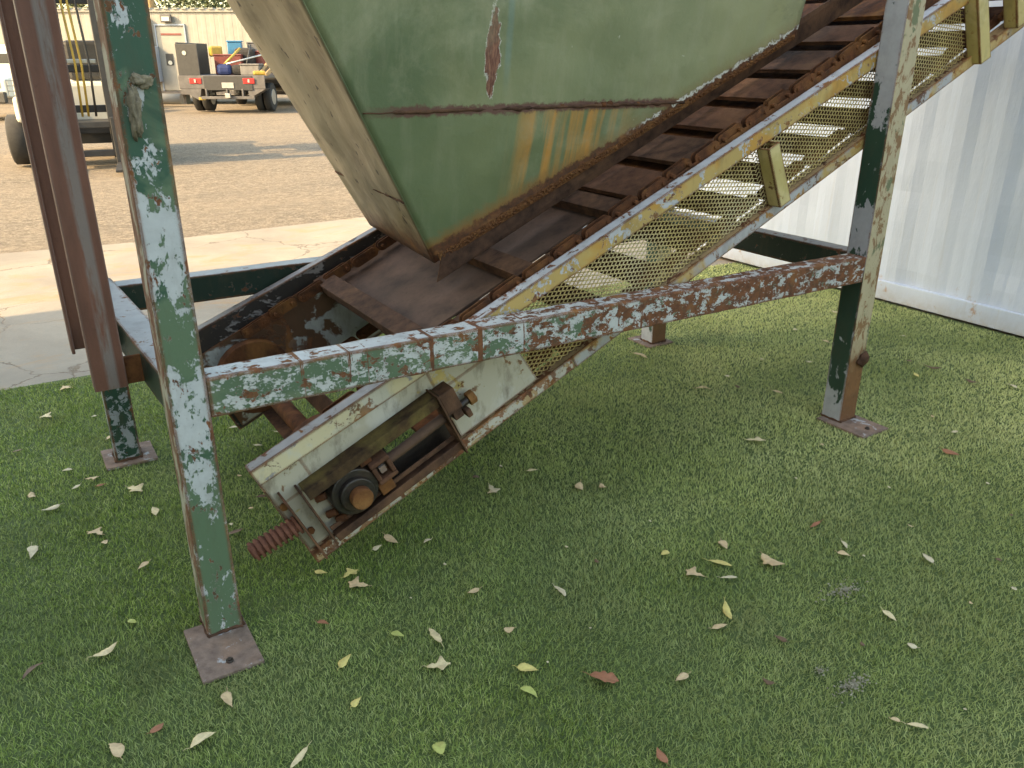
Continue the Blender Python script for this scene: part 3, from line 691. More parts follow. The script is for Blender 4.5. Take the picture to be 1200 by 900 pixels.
for i in range(9):
    for o_, r_ in ((0,.0205),(.0045,.0205),(.0055,.031),(.0140,.031),(.0155,.0205)): pts.append(C(.205+i*.0175+o_, .085, .090-.0018*i)); rs.append(r_)
part(MB().tube(pts, rs, 18, smooth=False), 'adjusting_screw', 'screw_rust', 0)
for s0, n0 in ((.44,.03),(.455,-.005),(.44,.10)):
    MB().tube([C(s0,.10,n0), C(s0+.03,.085,n0)], .013, 6, smooth=False).build('bolt', M['rust'], tu, .002)

# ------------------------------------------------------------ fallen leaves, each a thing of its own
LC = {'cream':(.72,.58,.33),'tan':(.64,.46,.26),'pale':(.62,.52,.34),'brown':(.16,.09,.05),'red':(.36,.14,.07),'yellow':(.66,.54,.18),'green':(.44,.47,.13)}
def m_leafc(n, c):
    k = N(n+'_dead_leaf'); a = k.noise(90, None, 5, .6); b = k.noise(30, None, 3)
    col = k.mix(k.ramp(a, .4, .7, 0, .5), c, tuple(x*.55 for x in c)); col = k.mix(k.ramp(b, .5, .75, 0, .4), col, (.25,.13,.06)); k.bump(a, .4, .002); return k.fin(col, .65)
LM_ = {n: m_leafc(n, c) for n, c in LC.items()}
LEAVES = [
(-0.273,1.933,-1.25,0.073,'star','cream','cream three-pointed leaf on turf left of the far left foot plate'),
(-0.168,2.263,-1.02,0.075,'star','tan','tan three-pointed leaf on turf behind the far left foot plate'),
(-0.101,1.819,0.14,0.028,'lance','pale','pale grey-beige pointed leaf on turf behind the far left foot plate'),
(-0.413,1.602,-0.21,0.047,'lance','brown','dark brown pointed leaf on turf left of the far left foot plate'),
(-0.253,1.305,-0.39,0.044,'lance','pale','pale grey-beige pointed leaf on turf left of the far left foot plate, second closest'),
(-0.176,1.172,-0.3,0.054,'star','tan','tan three-pointed leaf on turf left of the far left foot plate'),
(-0.155,1.105,0.18,0.04,'lance','red','reddish brown pointed leaf on turf in front of the far left foot plate'),
(-0.238,1.14,0.57,0.043,'lance','pale','pale grey-beige pointed leaf on turf left of the far left foot plate, closest to it'),
(-0.052,1.002,-1.01,0.086,'star','cream','cream three-pointed leaf on turf in front of the far left foot plate'),
(-0.38,1.153,-1.36,0.052,'frag','tan',None),
(-0.331,1.012,0.28,0.073,'lance','pale','pale grey-beige pointed leaf on turf left of the far left foot plate, third closest'),
(-0.02,0.798,-1.52,0.064,'lance','cream','cream pointed leaf on turf in front of the far left foot plate'),
(-0.218,0.75,-0.92,0.076,'star','tan','tan three-pointed leaf on turf in front of the far left foot plate'),
(-0.198,0.669,-1.24,0.04,'frag','tan',None),
(-0.409,0.732,-1.68,0.081,'lance','pale','pale grey-beige pointed leaf on turf in front of the far left foot plate'),
(-0.11,0.46,0.46,0.049,'lance','tan','tan pointed leaf on turf left of the tail of the conveyor'),
(-0.184,0.183,-0.95,0.031,'round','green','yellow-green oval leaf on turf left of the front left foot plate'),
(0.193,0.506,0.13,0.061,'lance','brown','dark brown pointed leaf on turf left of the tail of the conveyor'),
(0.278,0.635,-0.55,0.027,'frag','tan',None),
(0.189,0.563,-1.5,0.028,'frag','pale',None),
(0.333,0.698,-0.41,0.043,'lance','brown','dark brown pointed leaf on turf behind the tail of the conveyor'),
(0.309,0.906,-0.79,0.028,'frag','tan',None),
(0.282,1.286,0.0,0.045,'lance','brown','dark brown pointed leaf on turf right of the far left foot plate'),
(0.399,1.364,-0.36,0.043,'lance','pale','pale grey-beige pointed leaf on turf right of the far left foot plate, closest to it'),
(0.556,1.219,-0.17,0.047,'lance','pale','pale grey-beige pointed leaf on turf right of the far left foot plate, third closest'),
(0.445,1.132,-0.55,0.042,'lance','pale','pale grey-beige pointed leaf on turf right of the far left foot plate, second closest'),
(-0.069,1.544,0.79,0.042,'lance','tan','tan pointed leaf on turf left of the far left foot plate'),
(0.359,0.129,-0.98,0.055,'lance','yellow','yellow pointed leaf on turf in front of the tail of the conveyor'),
(0.278,-0.114,-0.98,0.047,'lance','red','reddish brown pointed leaf on turf right of the front left foot plate'),
(-0.265,0.086,0.36,0.081,'lance','cream','cream pointed leaf on turf left of the front left foot plate'),
(-0.438,0.104,0.67,0.058,'thin','brown','dark brown narrow curled leaf on turf left of the front left foot plate'),
(-0.024,-0.274,-1.6,0.067,'lance','tan','tan pointed leaf on turf in front of the front left foot plate'),
(-0.197,-0.277,0.63,0.049,'lance','red','reddish brown pointed leaf on turf in front of the front left foot plate'),
(-0.293,-0.298,-1.3,0.074,'lance','tan','tan pointed leaf on turf left of the front left foot plate'),
(-0.111,-0.376,0.12,0.074,'lance','cream','cream pointed leaf on turf in front of the front left foot plate'),
(0.065,-0.546,0.55,0.057,'thin','cream','cream narrow curled leaf on turf in front of the front left foot plate'),
(0.623,0.185,-1.18,0.071,'lance','tan','tan pointed leaf on turf right of the tail of the conveyor, closest to it'),
(0.561,0.158,0.46,0.047,'lance','pale','pale grey-beige pointed leaf on turf right of the tail of the conveyor, closest to it'),
(0.72,0.11,0.4,0.043,'lance','pale','pale grey-beige pointed leaf on turf right of the tail of the conveyor, second closest'),
(0.435,0.071,0.31,0.065,'star','yellow','yellow three-pointed leaf on turf right of the tail of the conveyor'),
(0.433,0.009,-0.85,0.074,'star','tan','tan three-pointed leaf on turf right of the tail of the conveyor'),
(0.717,-0.208,-0.07,0.046,'lance','tan','tan pointed leaf on turf right of the tail of the conveyor, second closest'),
(0.438,-0.271,-1.01,0.051,'lance','green','yellow-green pointed leaf on turf right of the front left foot plate'),
(0.522,-0.337,-1.61,0.074,'thin','cream','cream narrow curled leaf on turf right of the front left foot plate'),
(0.479,-0.443,-0.38,0.071,'star','cream','cream three-pointed leaf on turf right of the front left foot plate'),
(0.274,-0.301,0.61,0.061,'lance','yellow','yellow pointed leaf on turf right of the front left foot plate, closest to it'),
(0.242,-0.456,0.62,0.047,'lance','yellow','yellow pointed leaf on turf right of the front left foot plate, second closest'),
(0.672,-0.579,-0.66,0.066,'lance','yellow','yellow pointed leaf on turf left of the lower dusty mark'),
(0.627,-0.655,-1.13,0.061,'lance','green','yellow-green pointed leaf on turf left of the lower dusty mark'),
(0.714,-0.418,-0.53,0.034,'round','tan','tan oval leaf on turf right of the front left foot plate'),
(0.822,-0.714,-0.7,0.089,'oak','red','reddish brown lobed oak leaf on turf left of the lower dusty mark'),
(0.994,-0.819,0.11,0.056,'lance','tan','tan pointed leaf on turf left of the lower dusty mark, second closest'),
(0.348,-0.694,-1.49,0.047,'round','green','yellow-green oval leaf on turf right of the front left foot plate'),
(0.78,-0.984,-1.73,0.051,'lance','red','reddish brown pointed leaf on turf left of the lower dusty mark'),
(0.935,-0.351,-1.61,0.058,'thin','pale','pale grey-beige narrow curled leaf on turf left of the lower dusty mark'),
(1.127,-0.284,-1.68,0.027,'frag','brown',None),
(1.345,-0.366,-0.31,0.042,'frag','yellow',None),
(1.544,-0.431,-2.05,0.071,'lance','tan','tan pointed leaf on turf left of the upper dusty mark, closest to it'),
(1.348,-0.498,-1.31,0.073,'star','tan','tan three-pointed leaf on turf left of the upper dusty mark'),
(1.454,-0.499,-1.17,0.074,'thin','yellow','yellow narrow curled leaf on turf left of the upper dusty mark'),
(1.423,-0.57,-0.56,0.047,'thin','pale','pale grey-beige narrow curled leaf on turf left of the upper dusty mark'),
(1.605,-0.584,-1.54,0.102,'oak','tan','tan lobed oak leaf on turf left of the upper dusty mark'),
(1.296,-0.689,-2.11,0.074,'thin','yellow','yellow narrow curled leaf on turf left of the lower dusty mark'),
(1.228,-0.724,-0.36,0.054,'lance','tan','tan pointed leaf on turf left of the lower dusty mark, closest to it'),
(1.33,-0.853,-1.44,0.046,'lance','brown','dark brown pointed leaf on turf left of the lower dusty mark, second closest'),
(1.834,-0.677,-0.98,0.047,'lance','tan','tan pointed leaf on turf behind the upper dusty mark, closest to it'),
(1.883,-0.64,-2.13,0.045,'thin','pale','pale grey-beige narrow curled leaf on turf behind the upper dusty mark'),
(2.045,-0.834,-1.98,0.063,'lance','pale','pale grey-beige pointed leaf on turf right of the upper dusty mark'),
(1.681,-0.948,-1.66,0.056,'lance','cream','cream pointed leaf on turf right of the upper dusty mark'),
(1.618,-1.062,-1.05,0.03,'round','pale','pale grey-beige oval leaf on turf right of the upper dusty mark'),
(1.175,-0.948,-1.27,0.038,'lance','brown','dark brown pointed leaf on turf left of the lower dusty mark, closest to it'),
(1.508,-0.986,-1.89,0.022,'frag','brown',None),
(1.335,-1.204,-0.87,0.026,'round','tan','tan oval leaf on turf right of the lower dusty mark'),
(1.363,-1.244,-0.99,0.045,'thin','cream','cream narrow curled leaf on turf right of the lower dusty mark'),
(1.907,-0.506,0.02,0.05,'thin','red','reddish brown narrow curled leaf on turf behind the upper dusty mark'),
(2.174,-0.685,-1.39,0.022,'lance','tan','tan pointed leaf on turf behind the upper dusty mark, second closest'),
(2.117,-1.069,-1.88,0.026,'frag','pale',None),
(2.817,-0.44,-1.41,0.081,'lance','red','reddish brown pointed leaf on turf right of the front right foot plate'),
(2.242,0.069,-0.74,0.091,'star','cream','cream three-pointed leaf on turf left of the front right foot plate'),
(3.035,-0.327,-0.14,0.042,'lance','pale','pale grey-beige pointed leaf on turf right of the front right foot plate, closest to it'),
(3.773,-0.169,-1.57,0.066,'lance','pale','pale grey-beige pointed leaf on turf right of the front right foot plate, second closest'),
(3.66,-0.033,-1.56,0.069,'lance','brown','dark brown pointed leaf on turf right of the front right foot plate'),
(3.208,0.589,-1.25,0.041,'lance','pale','pale grey-beige pointed leaf on turf behind the front right foot plate, closest to it'),
(3.559,0.754,-1.52,0.055,'lance','tan','tan pointed leaf on turf right of the far right foot plate'),
(4.018,0.585,-1.34,0.044,'lance','pale','pale grey-beige pointed leaf on turf behind the front right foot plate, second closest'),
(3.508,0.165,-1.97,0.049,'lance','yellow','yellow pointed leaf on turf right of the front right foot plate'),
(3.675,0.184,-0.66,0.123,'thin','brown','dark brown narrow curled leaf on turf right of the front right foot plate'),
(3.665,0.31,-1.51,0.047,'frag','brown',None),
(1.293,0.342,-0.42,0.051,'lance','cream','cream pointed leaf on turf right of the tail of the conveyor'),
(1.081,0.288,-1.65,0.072,'star','pale','pale grey-beige three-pointed leaf on turf right of the tail of the conveyor'),
(1.077,0.41,-0.73,0.04,'frag','brown',None),
(1.372,0.129,-2.08,0.078,'lance','tan','tan pointed leaf on turf left of the upper dusty mark, third closest'),
(1.449,0.092,-1.65,0.051,'lance','tan','tan pointed leaf on turf left of the upper dusty mark, second closest'),
(2.46,0.605,-0.89,0.065,'thin','tan','tan narrow curled leaf on turf left of the front right foot plate, second closest'),
(2.738,0.386,-1.19,0.054,'thin','tan','tan narrow curled leaf on turf left of the front right foot plate, closest to it'),
(2.621,0.536,-1.48,0.042,'frag','brown',None),
(3.591,0.992,-1.85,0.051,'frag','pale',None),
(4.087,1.103,-1.13,0.068,'frag','pale',None),
(2.508,1.134,-1.13,0.1,'thin','tan','tan narrow curled leaf on turf in front of the far right foot plate'),
(2.684,0.665,-1.24,0.037,'frag','pale',None),
(2.229,-0.96,-1.2,0.025,'frag','brown',None),
(1.514,-1.273,-1.41,0.012,'frag','pale',None),
(1.881,-0.716,-1.77,0.015,'frag','pale',None),
(2.541,-0.831,-2.03,0.022,'frag','brown',None),
(1.094,-0.165,-1.52,0.019,'frag','pale',None),
(0.708,-0.04,-1.41,0.018,'frag','pale',None),
(1.207,0.437,-1.65,0.024,'frag','pale',None),
(0.73,-0.586,-1.57,0.012,'frag','pale',None),
(2.355,-0.48,-1.88,0.02,'frag','pale',None),
(2.114,-0.247,-1.4,0.017,'frag','pale',None),
(2.44,-0.107,-1.64,0.027,'frag','tan',None),
(2.702,-0.658,-1.86,0.021,'frag','pale',None),
(3.105,-0.18,-1.49,0.024,'frag','tan',None),
(3.029,0.746,-1.48,0.033,'frag','pale',None),
(0.913,-0.534,-1.3,0.011,'frag','pale',None),
(0.54,-0.14,-1.33,0.012,'frag','pale',None),
(1.434,-0.188,-1.37,0.015,'frag','pale',None),
(1.938,-1.04,-1.69,0.017,'frag','tan',None),
]
def outline(shape, r):
    # half-width profile along the leaf, in units of length
    if shape == 'lance': w = lambda t: .27*math.sin(math.pi*t**.8)**.9*(1-.35*t)
    elif shape == 'thin': w = lambda t: .13*math.sin(math.pi*t)**.7
    elif shape == 'round': w = lambda t: .36*math.sin(math.pi*t)**.6
    elif shape == 'frag': w = lambda t: .34*math.sin(math.pi*t)**.5*(1+.5*noise.noise(Vector((t*9, r*10, 0))))
    elif shape == 'oak': w = lambda t: (.30*math.sin(math.pi*t)**.6)*(.62+.45*abs(math.sin(t*math.pi*3.3)))
    else: w = lambda t: .05+.46*max(0, 1-abs(t-.62)/.26)**1.3+.20*max(0, 1-abs(t-.25)/.2)*.6
    return w
for (x, y, rz, L, shape, colr, label) in LEAVES:
    L = (L*.8 if shape == 'frag' else max(L, .022))*(.88 if shape != 'thin' else 1.1); L = min(L, .095); rr = random.random(); w = outline(shape, rr); nn = 12; vs = []; fs = []
    curl = random.uniform(.05, .22)*random.choice((1,1,-1)); bend = random.uniform(.05,.32); tw = random.uniform(-.5,.5); side = random.uniform(-.14,.14)
    for i in range(nn+1):
        t_ = i/nn; hw = max(w(t_), .004)
        for j in (-1,-.5,0,.5,1):
            yy = j*hw + side*math.sin(math.pi*t_); xx = t_-.5
            jag = .04*noise.noise(Vector((t_*8, j*3, rr*20))) if abs(j) == 1 else 0
            zz = curl*abs(j)*hw*1.6 + bend*.22*(math.cos(math.pi*(t_-.5)) if curl > 0 else (1-math.cos(math.pi*(t_-.5)))) + tw*j*hw*(t_-.5) + .03*noise.noise(Vector((t_*5, j*2, rr*30)))
            vs.append((xx*L, (yy+jag)*L, zz*L))
    for i in range(nn):
        for j in range(4): o_ = i*5+j; fs.append((o_, o_+1, o_+6, o_+5))
    mn = min(v[2] for v in vs); vs = [(a, b, c-mn) for a, b, c in vs]
    mb = MB(); mb.add(vs, fs, True)
    if shape != 'frag': mb.tube([(-L*.5,0,vs[2][2]), (-L*.62,L*.03,vs[2][2]+.003), (-L*.74,L*.02,.004)], [.0009,.0007,.0005], 5)
    o = mb.build('fallen_leaf' if shape != 'frag' else 'leaf_scrap', LM_[colr]); m_ = o.modifiers.new('solid', 'SOLIDIFY'); m_.thickness = .0005
    o.location = (x, y, .0015); o.rotation_euler = (random.uniform(-.15,.15), random.uniform(-.15,.15), rz+(math.pi if random.random() < .4 else 0))
    if label: tag(o, label, 'leaf', 'fallen leaves on the turf')
    else: tag(o, 'tiny ragged leaf scrap lying on the turf', 'leaf scrap', 'tiny leaf scraps on the turf')

# ------------------------------------------------------------ yard behind
def obox(mb, x0, x1, y0, y1, z0, z1): return mb.box(x0, x1, y0, y1, z0, z1)
def yardroot(name, x, y, label, cat, rz=0, group=None):
    o = empty(name, O(x, y), -HEAD+rz, label=label, cat=cat, group=group); return o
M['beige'] = plain('beige_cladding', (.30,.28,.24), .6, .15, 3)
M['grey_panel'] = plain('grey_cabinet', (.30,.34,.40), .5, .1, 3)
M['black'] = plain('black_steel', (.04,.038,.036), .5, .3, 10)
M['bed_steel'] = plain('dull_grey_steel', (.11,.10,.095), .55, .35, 6)
M['tyre'] = plain('tyre_rubber', (.025,.024,.023), .85, .3, 20)
M['white_paint'] = plain('white_vehicle_paint', (.66,.62,.52), .35, .1, 4)
M['lamp_red'] = plain('red_lens', (.45,.03,.03), .25, .1, 10); M['chrome'] = plain('bright_metal', (.55,.54,.5), .3, .2, 10, .7)
M['red'] = plain('red_box', (.19,.045,.035), .5, .3, 8); M['blue'] = plain('blue_plastic', (.05,.20,.34), .45, .2, 8); M['navy'] = plain('navy_cloth', (.02,.035,.12), .8, .3, 12)
M['yellow_p'] = plain('yellow_plastic', (.42,.28,.05), .45, .25, 10); M['wood'] = plain('timber', (.42,.27,.13), .75, .3, 8); M['glass'] = plain('dark_glass', (.03,.035,.04), .1, .1, 3)
M['cargo_dark'] = plain('dark_canvas', (.035,.032,.03), .9, .4, 15); M['grey_box'] = plain('grey_bin', (.16,.15,.14), .7, .3, 8)

# site office
t = yardroot('site_office', -11.4, 30.0, 'long beige corrugated site office behind the flatbed truck', 'site office')
x0, x1 = -7.5, 9.5; prof = []; x = x0
while x < x1-.2: prof += [(x,0),(x+.13,0),(x+.15,.005),(x+.28,.005)]; x += .30
prof.append((x1,0)); vs = []; m = len(prof)
for z in (.42, 2.92): vs += [(a, b, z) for a, b in prof]
w = MB(); w.add(vs, [(i, i+1, m+i+1, m+i) for i in range(m-1)]); w.build('wall', M['beige'], t)
w = MB(); w.box(x0, x0+.05, .05, 2.6, .42, 2.92); w.box(x1-.05, x1, .05, 2.6, .42, 2.92); w.box(x0, x1, 2.6, 2.65, .42, 2.92); w.build('wall', M['beige'], t)
w = MB(); w.box(x0-.05, x1+.05, -.06, 2.7, 2.922, 3.0)
for i in range(56): w.box(x0+i*.3, x0+i*.3+.16, -.10, 2.7, 3.002, 3.05)
w.build('roof', M['beige'], t)
w = MB(); w.box(x0, x1, -.02, .04, .30, .415); w.build('chassis_beam', M['bed_steel'], t)
for i in range(6):
    w = MB(); w.box(x0+1+i*3, x0+1.4+i*3, .3, .7, -.03, .30); w.build('pier', M['bed_steel'], t)
def px(x): return (x-600)/950*28.1+11.4                              # picture column to metres along the wall
d = MB(); d.box(px(192), px(224), -.03, -.002, .45, 2.45); dr = d.build('door', M['beige'], t)
d = MB(); d.box(px(190.5), px(191.8), -.05, -.002, .42, 2.5); d.box(px(224.2), px(225.5), -.05, -.002, .42, 2.5); d.box(px(190.5), px(225.5), -.05, -.002, 2.502, 2.55); d.build('door_frame', M['grey_panel'], t)
d = MB(); d.box(px(199), px(207), -.05, -.031, 1.25, 1.62); d.build('lock_box', M['black'], dr)
d = MB(); d.tube([(px(203.5), -.07, 1.33), (px(203.5), -.051, 1.33)], .07, 12); d.build('handle', M['chrome'], dr)
d = MB(); d.box(px(197), px(220), -.045, -.031, 2.20, 2.26); d.build('sign_strip', M['red'], dr)
d = MB(); d.box(px(152), px(184), -.25, -.032, 1.86, 2.78); ac = d.build('wall_cabinet', M['grey_panel'], t, .02)
d = MB(); d.box(px(153), px(192), -.32, -.032, .72, 1.852); ac = d.build('air_conditioner', M['grey_panel'], t, .02)
for i in range(8):
    d = MB(); d.box(px(166)+i*.075, px(166)+i*.075+.035, -.33, -.321, 1.50, 1.66); d.build('vent', M['bed_steel'], ac)
d = MB(); d.box(px(155), px(189), -.327, -.321, .8, 1.42); d.build('cover_panel', M['grey_panel'], ac, .004)
d = MB(); d.box(px(200), px(212.5), -.16, -.032, 2.60, 2.84); lt = d.build('wall_light', M['bed_steel'], t, .02)
d = MB(); d.box(px(202), px(210.5), -.175, -.161, 2.64, 2.77); d.build('lens', M['chrome'], lt)
# log lying in front
o = MB().tube([(-.9,0,.22),(1.3,0,.22)], .17, 14).build('concrete_pipe', M['beige']); o.location = O(-12.3, 28.6); o.rotation_euler = (0,0,-HEAD)
tag(o, 'beige pipe section lying on the ground before the site office', 'pipe')
# utility pole
o = MB().tube([(0,0,0),(0,0,9)], [.16,.11], 14).build('utility_pole', M['wood']); o.location = O(-14.35, 35.5); tag(o, 'brown timber utility pole rising behind the site office', 'utility pole')

# trees behind the office
M['bark'] = plain('bark', (.12,.09,.06), .9, .3, 8)
def m_leaf():
    k = N('tree_foliage'); a = k.n('ShaderNodeAttribute', attribute_name='tint').outputs['Fac']
    return k.fin(k.mix(a, (.035,.055,.018), (.12,.14,.055)), .6)
M['foliage'] = m_leaf()
def tree(x, y, h, r, seed, label, nl=5200):
    rg = np.random.default_rng(seed); root = yardroot('oak_tree', x, y, label, 'tree', group='trees behind the site office')
    tk = MB(); tk.tube([(0,0,0),(.1,0,h*.22),(-.05,.1,h*.5)], [.28,.22,.12], 10)
    for i in range(9):
        a = rg.random()*6.28; z0_ = h*(.2+.3*rg.random()); L = r*(.6+.5*rg.random())
        tk.tube([(0,0,z0_),(math.cos(a)*L*.5, math.sin(a)*L*.5, z0_+L*.35),(math.cos(a)*L, math.sin(a)*L, z0_+L*.5)], [.10,.06,.02], 6)
    tk.build('trunk', M['bark'], root)
    cl = rg.normal(0, 1, (34, 3)); cl /= np.linalg.norm(cl, axis=1)[:,None]; cl *= (rg.random((34,1))**.5)*np.array([r, r, h*.38]); cl[:,2] += h*.58
    c = cl[rg.integers(0, 34, nl)] + rg.normal(0, r*.20, (nl, 3)); s = .05+.09*rg.random(nl)
    a = rg.normal(0, 1, (nl,3)); a /= np.linalg.norm(a, axis=1)[:,None]; b = np.cross(a, rg.normal(0,1,(nl,3))); b /= np.linalg.norm(b, axis=1)[:,None]
    V = np.stack([c-a*s[:,None], c-b*s[:,None]*.5, c+a*s[:,None], c+b*s[:,None]*.5], 1).reshape(-1,3)
    me = bpy.data.meshes.new('crown'); me.from_pydata(V.tolist(), [], (np.arange(nl*4).reshape(-1,4)).tolist())
    at = me.attributes.new('tint', 'FLOAT', 'POINT'); at.data.foreach_set('value', np.repeat(rg.random(nl), 4).astype(np.float32))
    me.materials.append(M['foliage']); o = bpy.data.objects.new('crown', me); COL.objects.link(o); o.parent = root
tree(-22.0, 43, 7.0, 3.6, 1, 'leafy green tree leftmost behind the beige site office')
tree(-17.2, 42, 7.5, 3.4, 2, 'leafy green tree behind the utility pole')
tree(-12.6, 41, 7.0, 3.4, 3, 'leafy green tree behind the roof above the flatbed truck')
tree(-7.5, 44, 7.5, 3.6, 4, 'leafy green tree rightmost behind the beige site office')

# wheels
def wheel(parent, x, y, r, w, rimr=.55, name='wheel', mat='chrome'):
    wv = MB().tube([(x-w/2,y,r),(x-w*.42,y,r),(x+w*.42,y,r),(x+w/2,y,r)], [r*.9,r,r,r*.9], 28).build(name, M['tyre'], parent)
    for sx in (-1,1): MB().tube([(x+sx*(w/2-.03),y,r),(x+sx*(w/2+.006),y,r)], r*rimr, 16).build('rim', M[mat], wv)
    wv['kind_'] = 0; del wv['kind_']
    return wv
# flatbed truck seen from behind (local +y points away from the camera)
F_ = 23.6
tx = (264-600)/950*F_
t = yardroot('flatbed_truck', tx, 24.9, 'dark grey flatbed truck seen from behind, loaded with tools', 'truck')
def bx(name, mat, x0, x1, y0, y1, z0, z1, par=None, bev=.01): return MB().box(x0, x1, y0, y1, z0, z1).build(name, M[mat], par or t, bev)
bx('bed', 'bed_steel', -1.24, 1.24, 0, 3.6, .94, 1.02)
bx('rear_skirt', 'bed_steel', -1.24, 1.24, -.03, -.002, .66, 1.02)
bx('tailgate_panel', 'black', -.52, .88, -.05, -.032, .62, 1.01)
mb = MB(); mb.hexa([(-1.24,-.02,.66),(-.7,-.02,.34),(-.7,.5,.34),(-1.24,.5,.66),(-1.23,-.02,.655+.01),(-.62,-.02,.66),(-.62,.5,.66),(-1.23,.5,.665)]); mb.build('corner_skirt', M['bed_steel'], t)
mb = MB(); mb.hexa([(.75,-.02,.40),(1.2,-.02,.64),(1.2,.5,.64),(.75,.5,.40),(.72,-.02,.655),(1.22,-.02,.655),(1.22,.5,.655),(.72,.5,.655)]); mb.build('corner_skirt', M['bed_steel'], t)
bx('bumper', 'bed_steel', -.62, .92, -.12, -.055, .38, .46); 
for xx in (-.5, .1, .55): bx('bumper_strut', 'bed_steel', xx, xx+.05, -.06, .1, .461, .66)
bx('hitch', 'chrome', .12, .26, -.24, -.121, .42, .54)
for a, b in ((-.92,-.58),(.62,.95)):
    l_ = bx('tail_light', 'lamp_red', a, b, -.052 if a<0 else -.07, -.031 if a<0 else -.051, .80, .95); bx('reflector', 'chrome', a+.14, a+.19, -.075, -.071, .83, .92, l_, 0)
bx('number_plate', 'chrome', .0, .34, -.065, -.0515, .68, .83, None, .003)
bx('step_lamp', 'yellow_p', -.70, -.50, -.10, -.056, .36, .43)
for xx in (-1.05, -.78, .80, 1.06): wheel(t, xx, 1.0, .40, .22)
for xx in (-.95, .95): wheel(t, xx, 4.6, .40, .24)
bx('chassis_rail', 'black', -.45, -.35, .05, 5.4, .55, .70); bx('chassis_rail', 'black', .35, .45, .05, 5.4, .55, .70)
bx('axle', 'black', -1.1, 1.1, .95, 1.05, .35, .45)
cab = bx('cab', 'black', -.98, .98, 3.75, 5.9, .60, 1.72, None, .08); bx('rear_window', 'glass', -.7, .7, 3.735, 3.748, 1.25, 1.62, cab, .02)
bx('side_panel', 'black', -1.24, -1.20, .1, 2.6, 1.021, 1.9); bx('side_panel', 'black', -1.24, -.62, .06, .11, 1.021, 1.86, None, .01)
MB().tube([(-1.0,.055,1.62),(-1.0,.045,1.62)], .06, 12).build('reflector', M['chrome'], t)
mb = MB(); mb.beam((1.22,.2,1.02),(1.22,2.6,1.6),.04,.12); mb.build('side_board', M['wood'], t)
# load: each thing its own
def load(name, label, cat, mat, x, y, z, dx, dy, dz, rz=0, bev=.02, lid=None, rx=0, ry=0):
    if lid or True:
        mb = MB(); mb.box(-dx/2, dx/2, -dy/2, dy/2, 0, dz)
        if lid: mb.box(-dx/2-.02, dx/2+.02, -dy/2-.02, dy/2+.02, dz+.003, dz+.05)
    o = mb.build(name, M[mat], None, bev); o.location = O(tx+x, 24.9+y, z); o.rotation_euler = (rx, ry, -HEAD+rz); tag(o, label, cat); return o
load('toolbox', 'red steel toolbox in the middle of the flatbed truck load', 'toolbox', 'red', -.15, 1.4, 1.021, .8, .5, .52, .05, .02, True)
load('toolbox', 'red steel toolbox at the right side of the truck load', 'toolbox', 'red', .85, 1.9, 1.3, .7, .5, .34, -.1, .02, True)
load('storage_bin', 'bright blue plastic bin on top of the truck load', 'bin', 'blue', -.20, 2.2, 1.55, .42, .4, .38, .2, .03, True)
load('storage_bin', 'yellow plastic case on the left of the truck load', 'case', 'yellow_p', -.62, 1.6, 1.52, .36, .35, .30, .5, .05)
load('tool_bag', 'navy blue bag at the front of the truck load', 'bag', 'navy', -.05, .5, 1.021, .42, .35, .30, .2, .10)
load('tool_bag', 'small dark canvas bag beside the navy bag on the truck', 'bag', 'cargo_dark', .35, .6, 1.021, .45, .35, .28, .1, .10)
load('tool_bag', 'large black canvas bundle behind the red toolbox on the truck', 'bag', 'cargo_dark', .25, 1.7, 1.021, .6, .6, .75, .1, .12)
load('metal_bin', 'grey metal bin near the rear right of the truck bed', 'bin', 'grey_box', .72, .6, 1.021, .55, .45, .26, 0, .02, True)
load('metal_bin', 'dark box standing high at the back of the truck load', 'bin', 'grey_box', .45, 2.6, 1.45, .7, .4, .45, .1, .02, True)
load('yellow_clamp', 'small yellow tool at the rear right of the truck bed', 'tool', 'yellow_p', 1.0, .35, 1.021, .35, .2, .12, .3, .04)
def stick(name, label, cat, a, b, r, mat):
    A_, B_ = O(tx+a[0], 24.9+a[1], a[2]), O(tx+b[0], 24.9+b[1], b[2]); tag(MB().tube([A_, B_], r, 8).build(name, M[mat]), label, cat)
stick('level_bar', 'yellow bar leaning across the front of the truck load', 'tool', (-.10,.45,1.25), (.35,.9,1.75), .035, 'yellow_p')
stick('metal_pipe', 'thin grey pipe lying across the truck load', 'pipe', (.05,.4,1.32), (1.1,1.2,1.62), .025, 'chrome')
stick('timber_plank', 'light timber plank along the right side of the truck bed', 'plank', (1.05,.3,1.08), (1.0,2.6,1.75), .05, 'wood')
stick('crowbar', 'thin dark crowbar leaning on the red toolbox', 'tool', (.45,.9,1.2), (.55,1.3,1.85), .02, 'black')

# forklift facing the camera
fx = (103-600)/950*11.9
t = yardroot('forklift', fx, 12.6, 'white forklift with black mast parked left behind the leg frame', 'forklift', .40)
bx('body', 'white_paint', -.62, .62, .9, 2.6, .42, 1.15, None, .06); bx('counterweight', 'white_paint', -.6, .6, 2.61, 3.1, .35, 1.25, None, .1)
bx('cowl', 'white_paint', -.98, -.60, .05, .95, .62, .98, None, .05)
for xx in (-.95, .45):
    mb = MB(); mb.beam((xx,.55,.98),(xx+.02,.75,2.45),.08,.10,(0,1,0)); mb.build('cab_pillar', M['white_paint'], t, .01)
    mb = MB(); mb.beam((xx,1.7,.98),(xx,1.7,2.45),.07,.07,(0,1,0)); mb.build('cab_pillar', M['white_paint'], t, .01)
bx('cab_roof', 'bed_steel', -1.0, .55, .6, 1.9, 2.452, 2.52)
bx('seat', 'black', -.3, .3, 1.3, 1.8, 1.16, 1.75, None, .06)
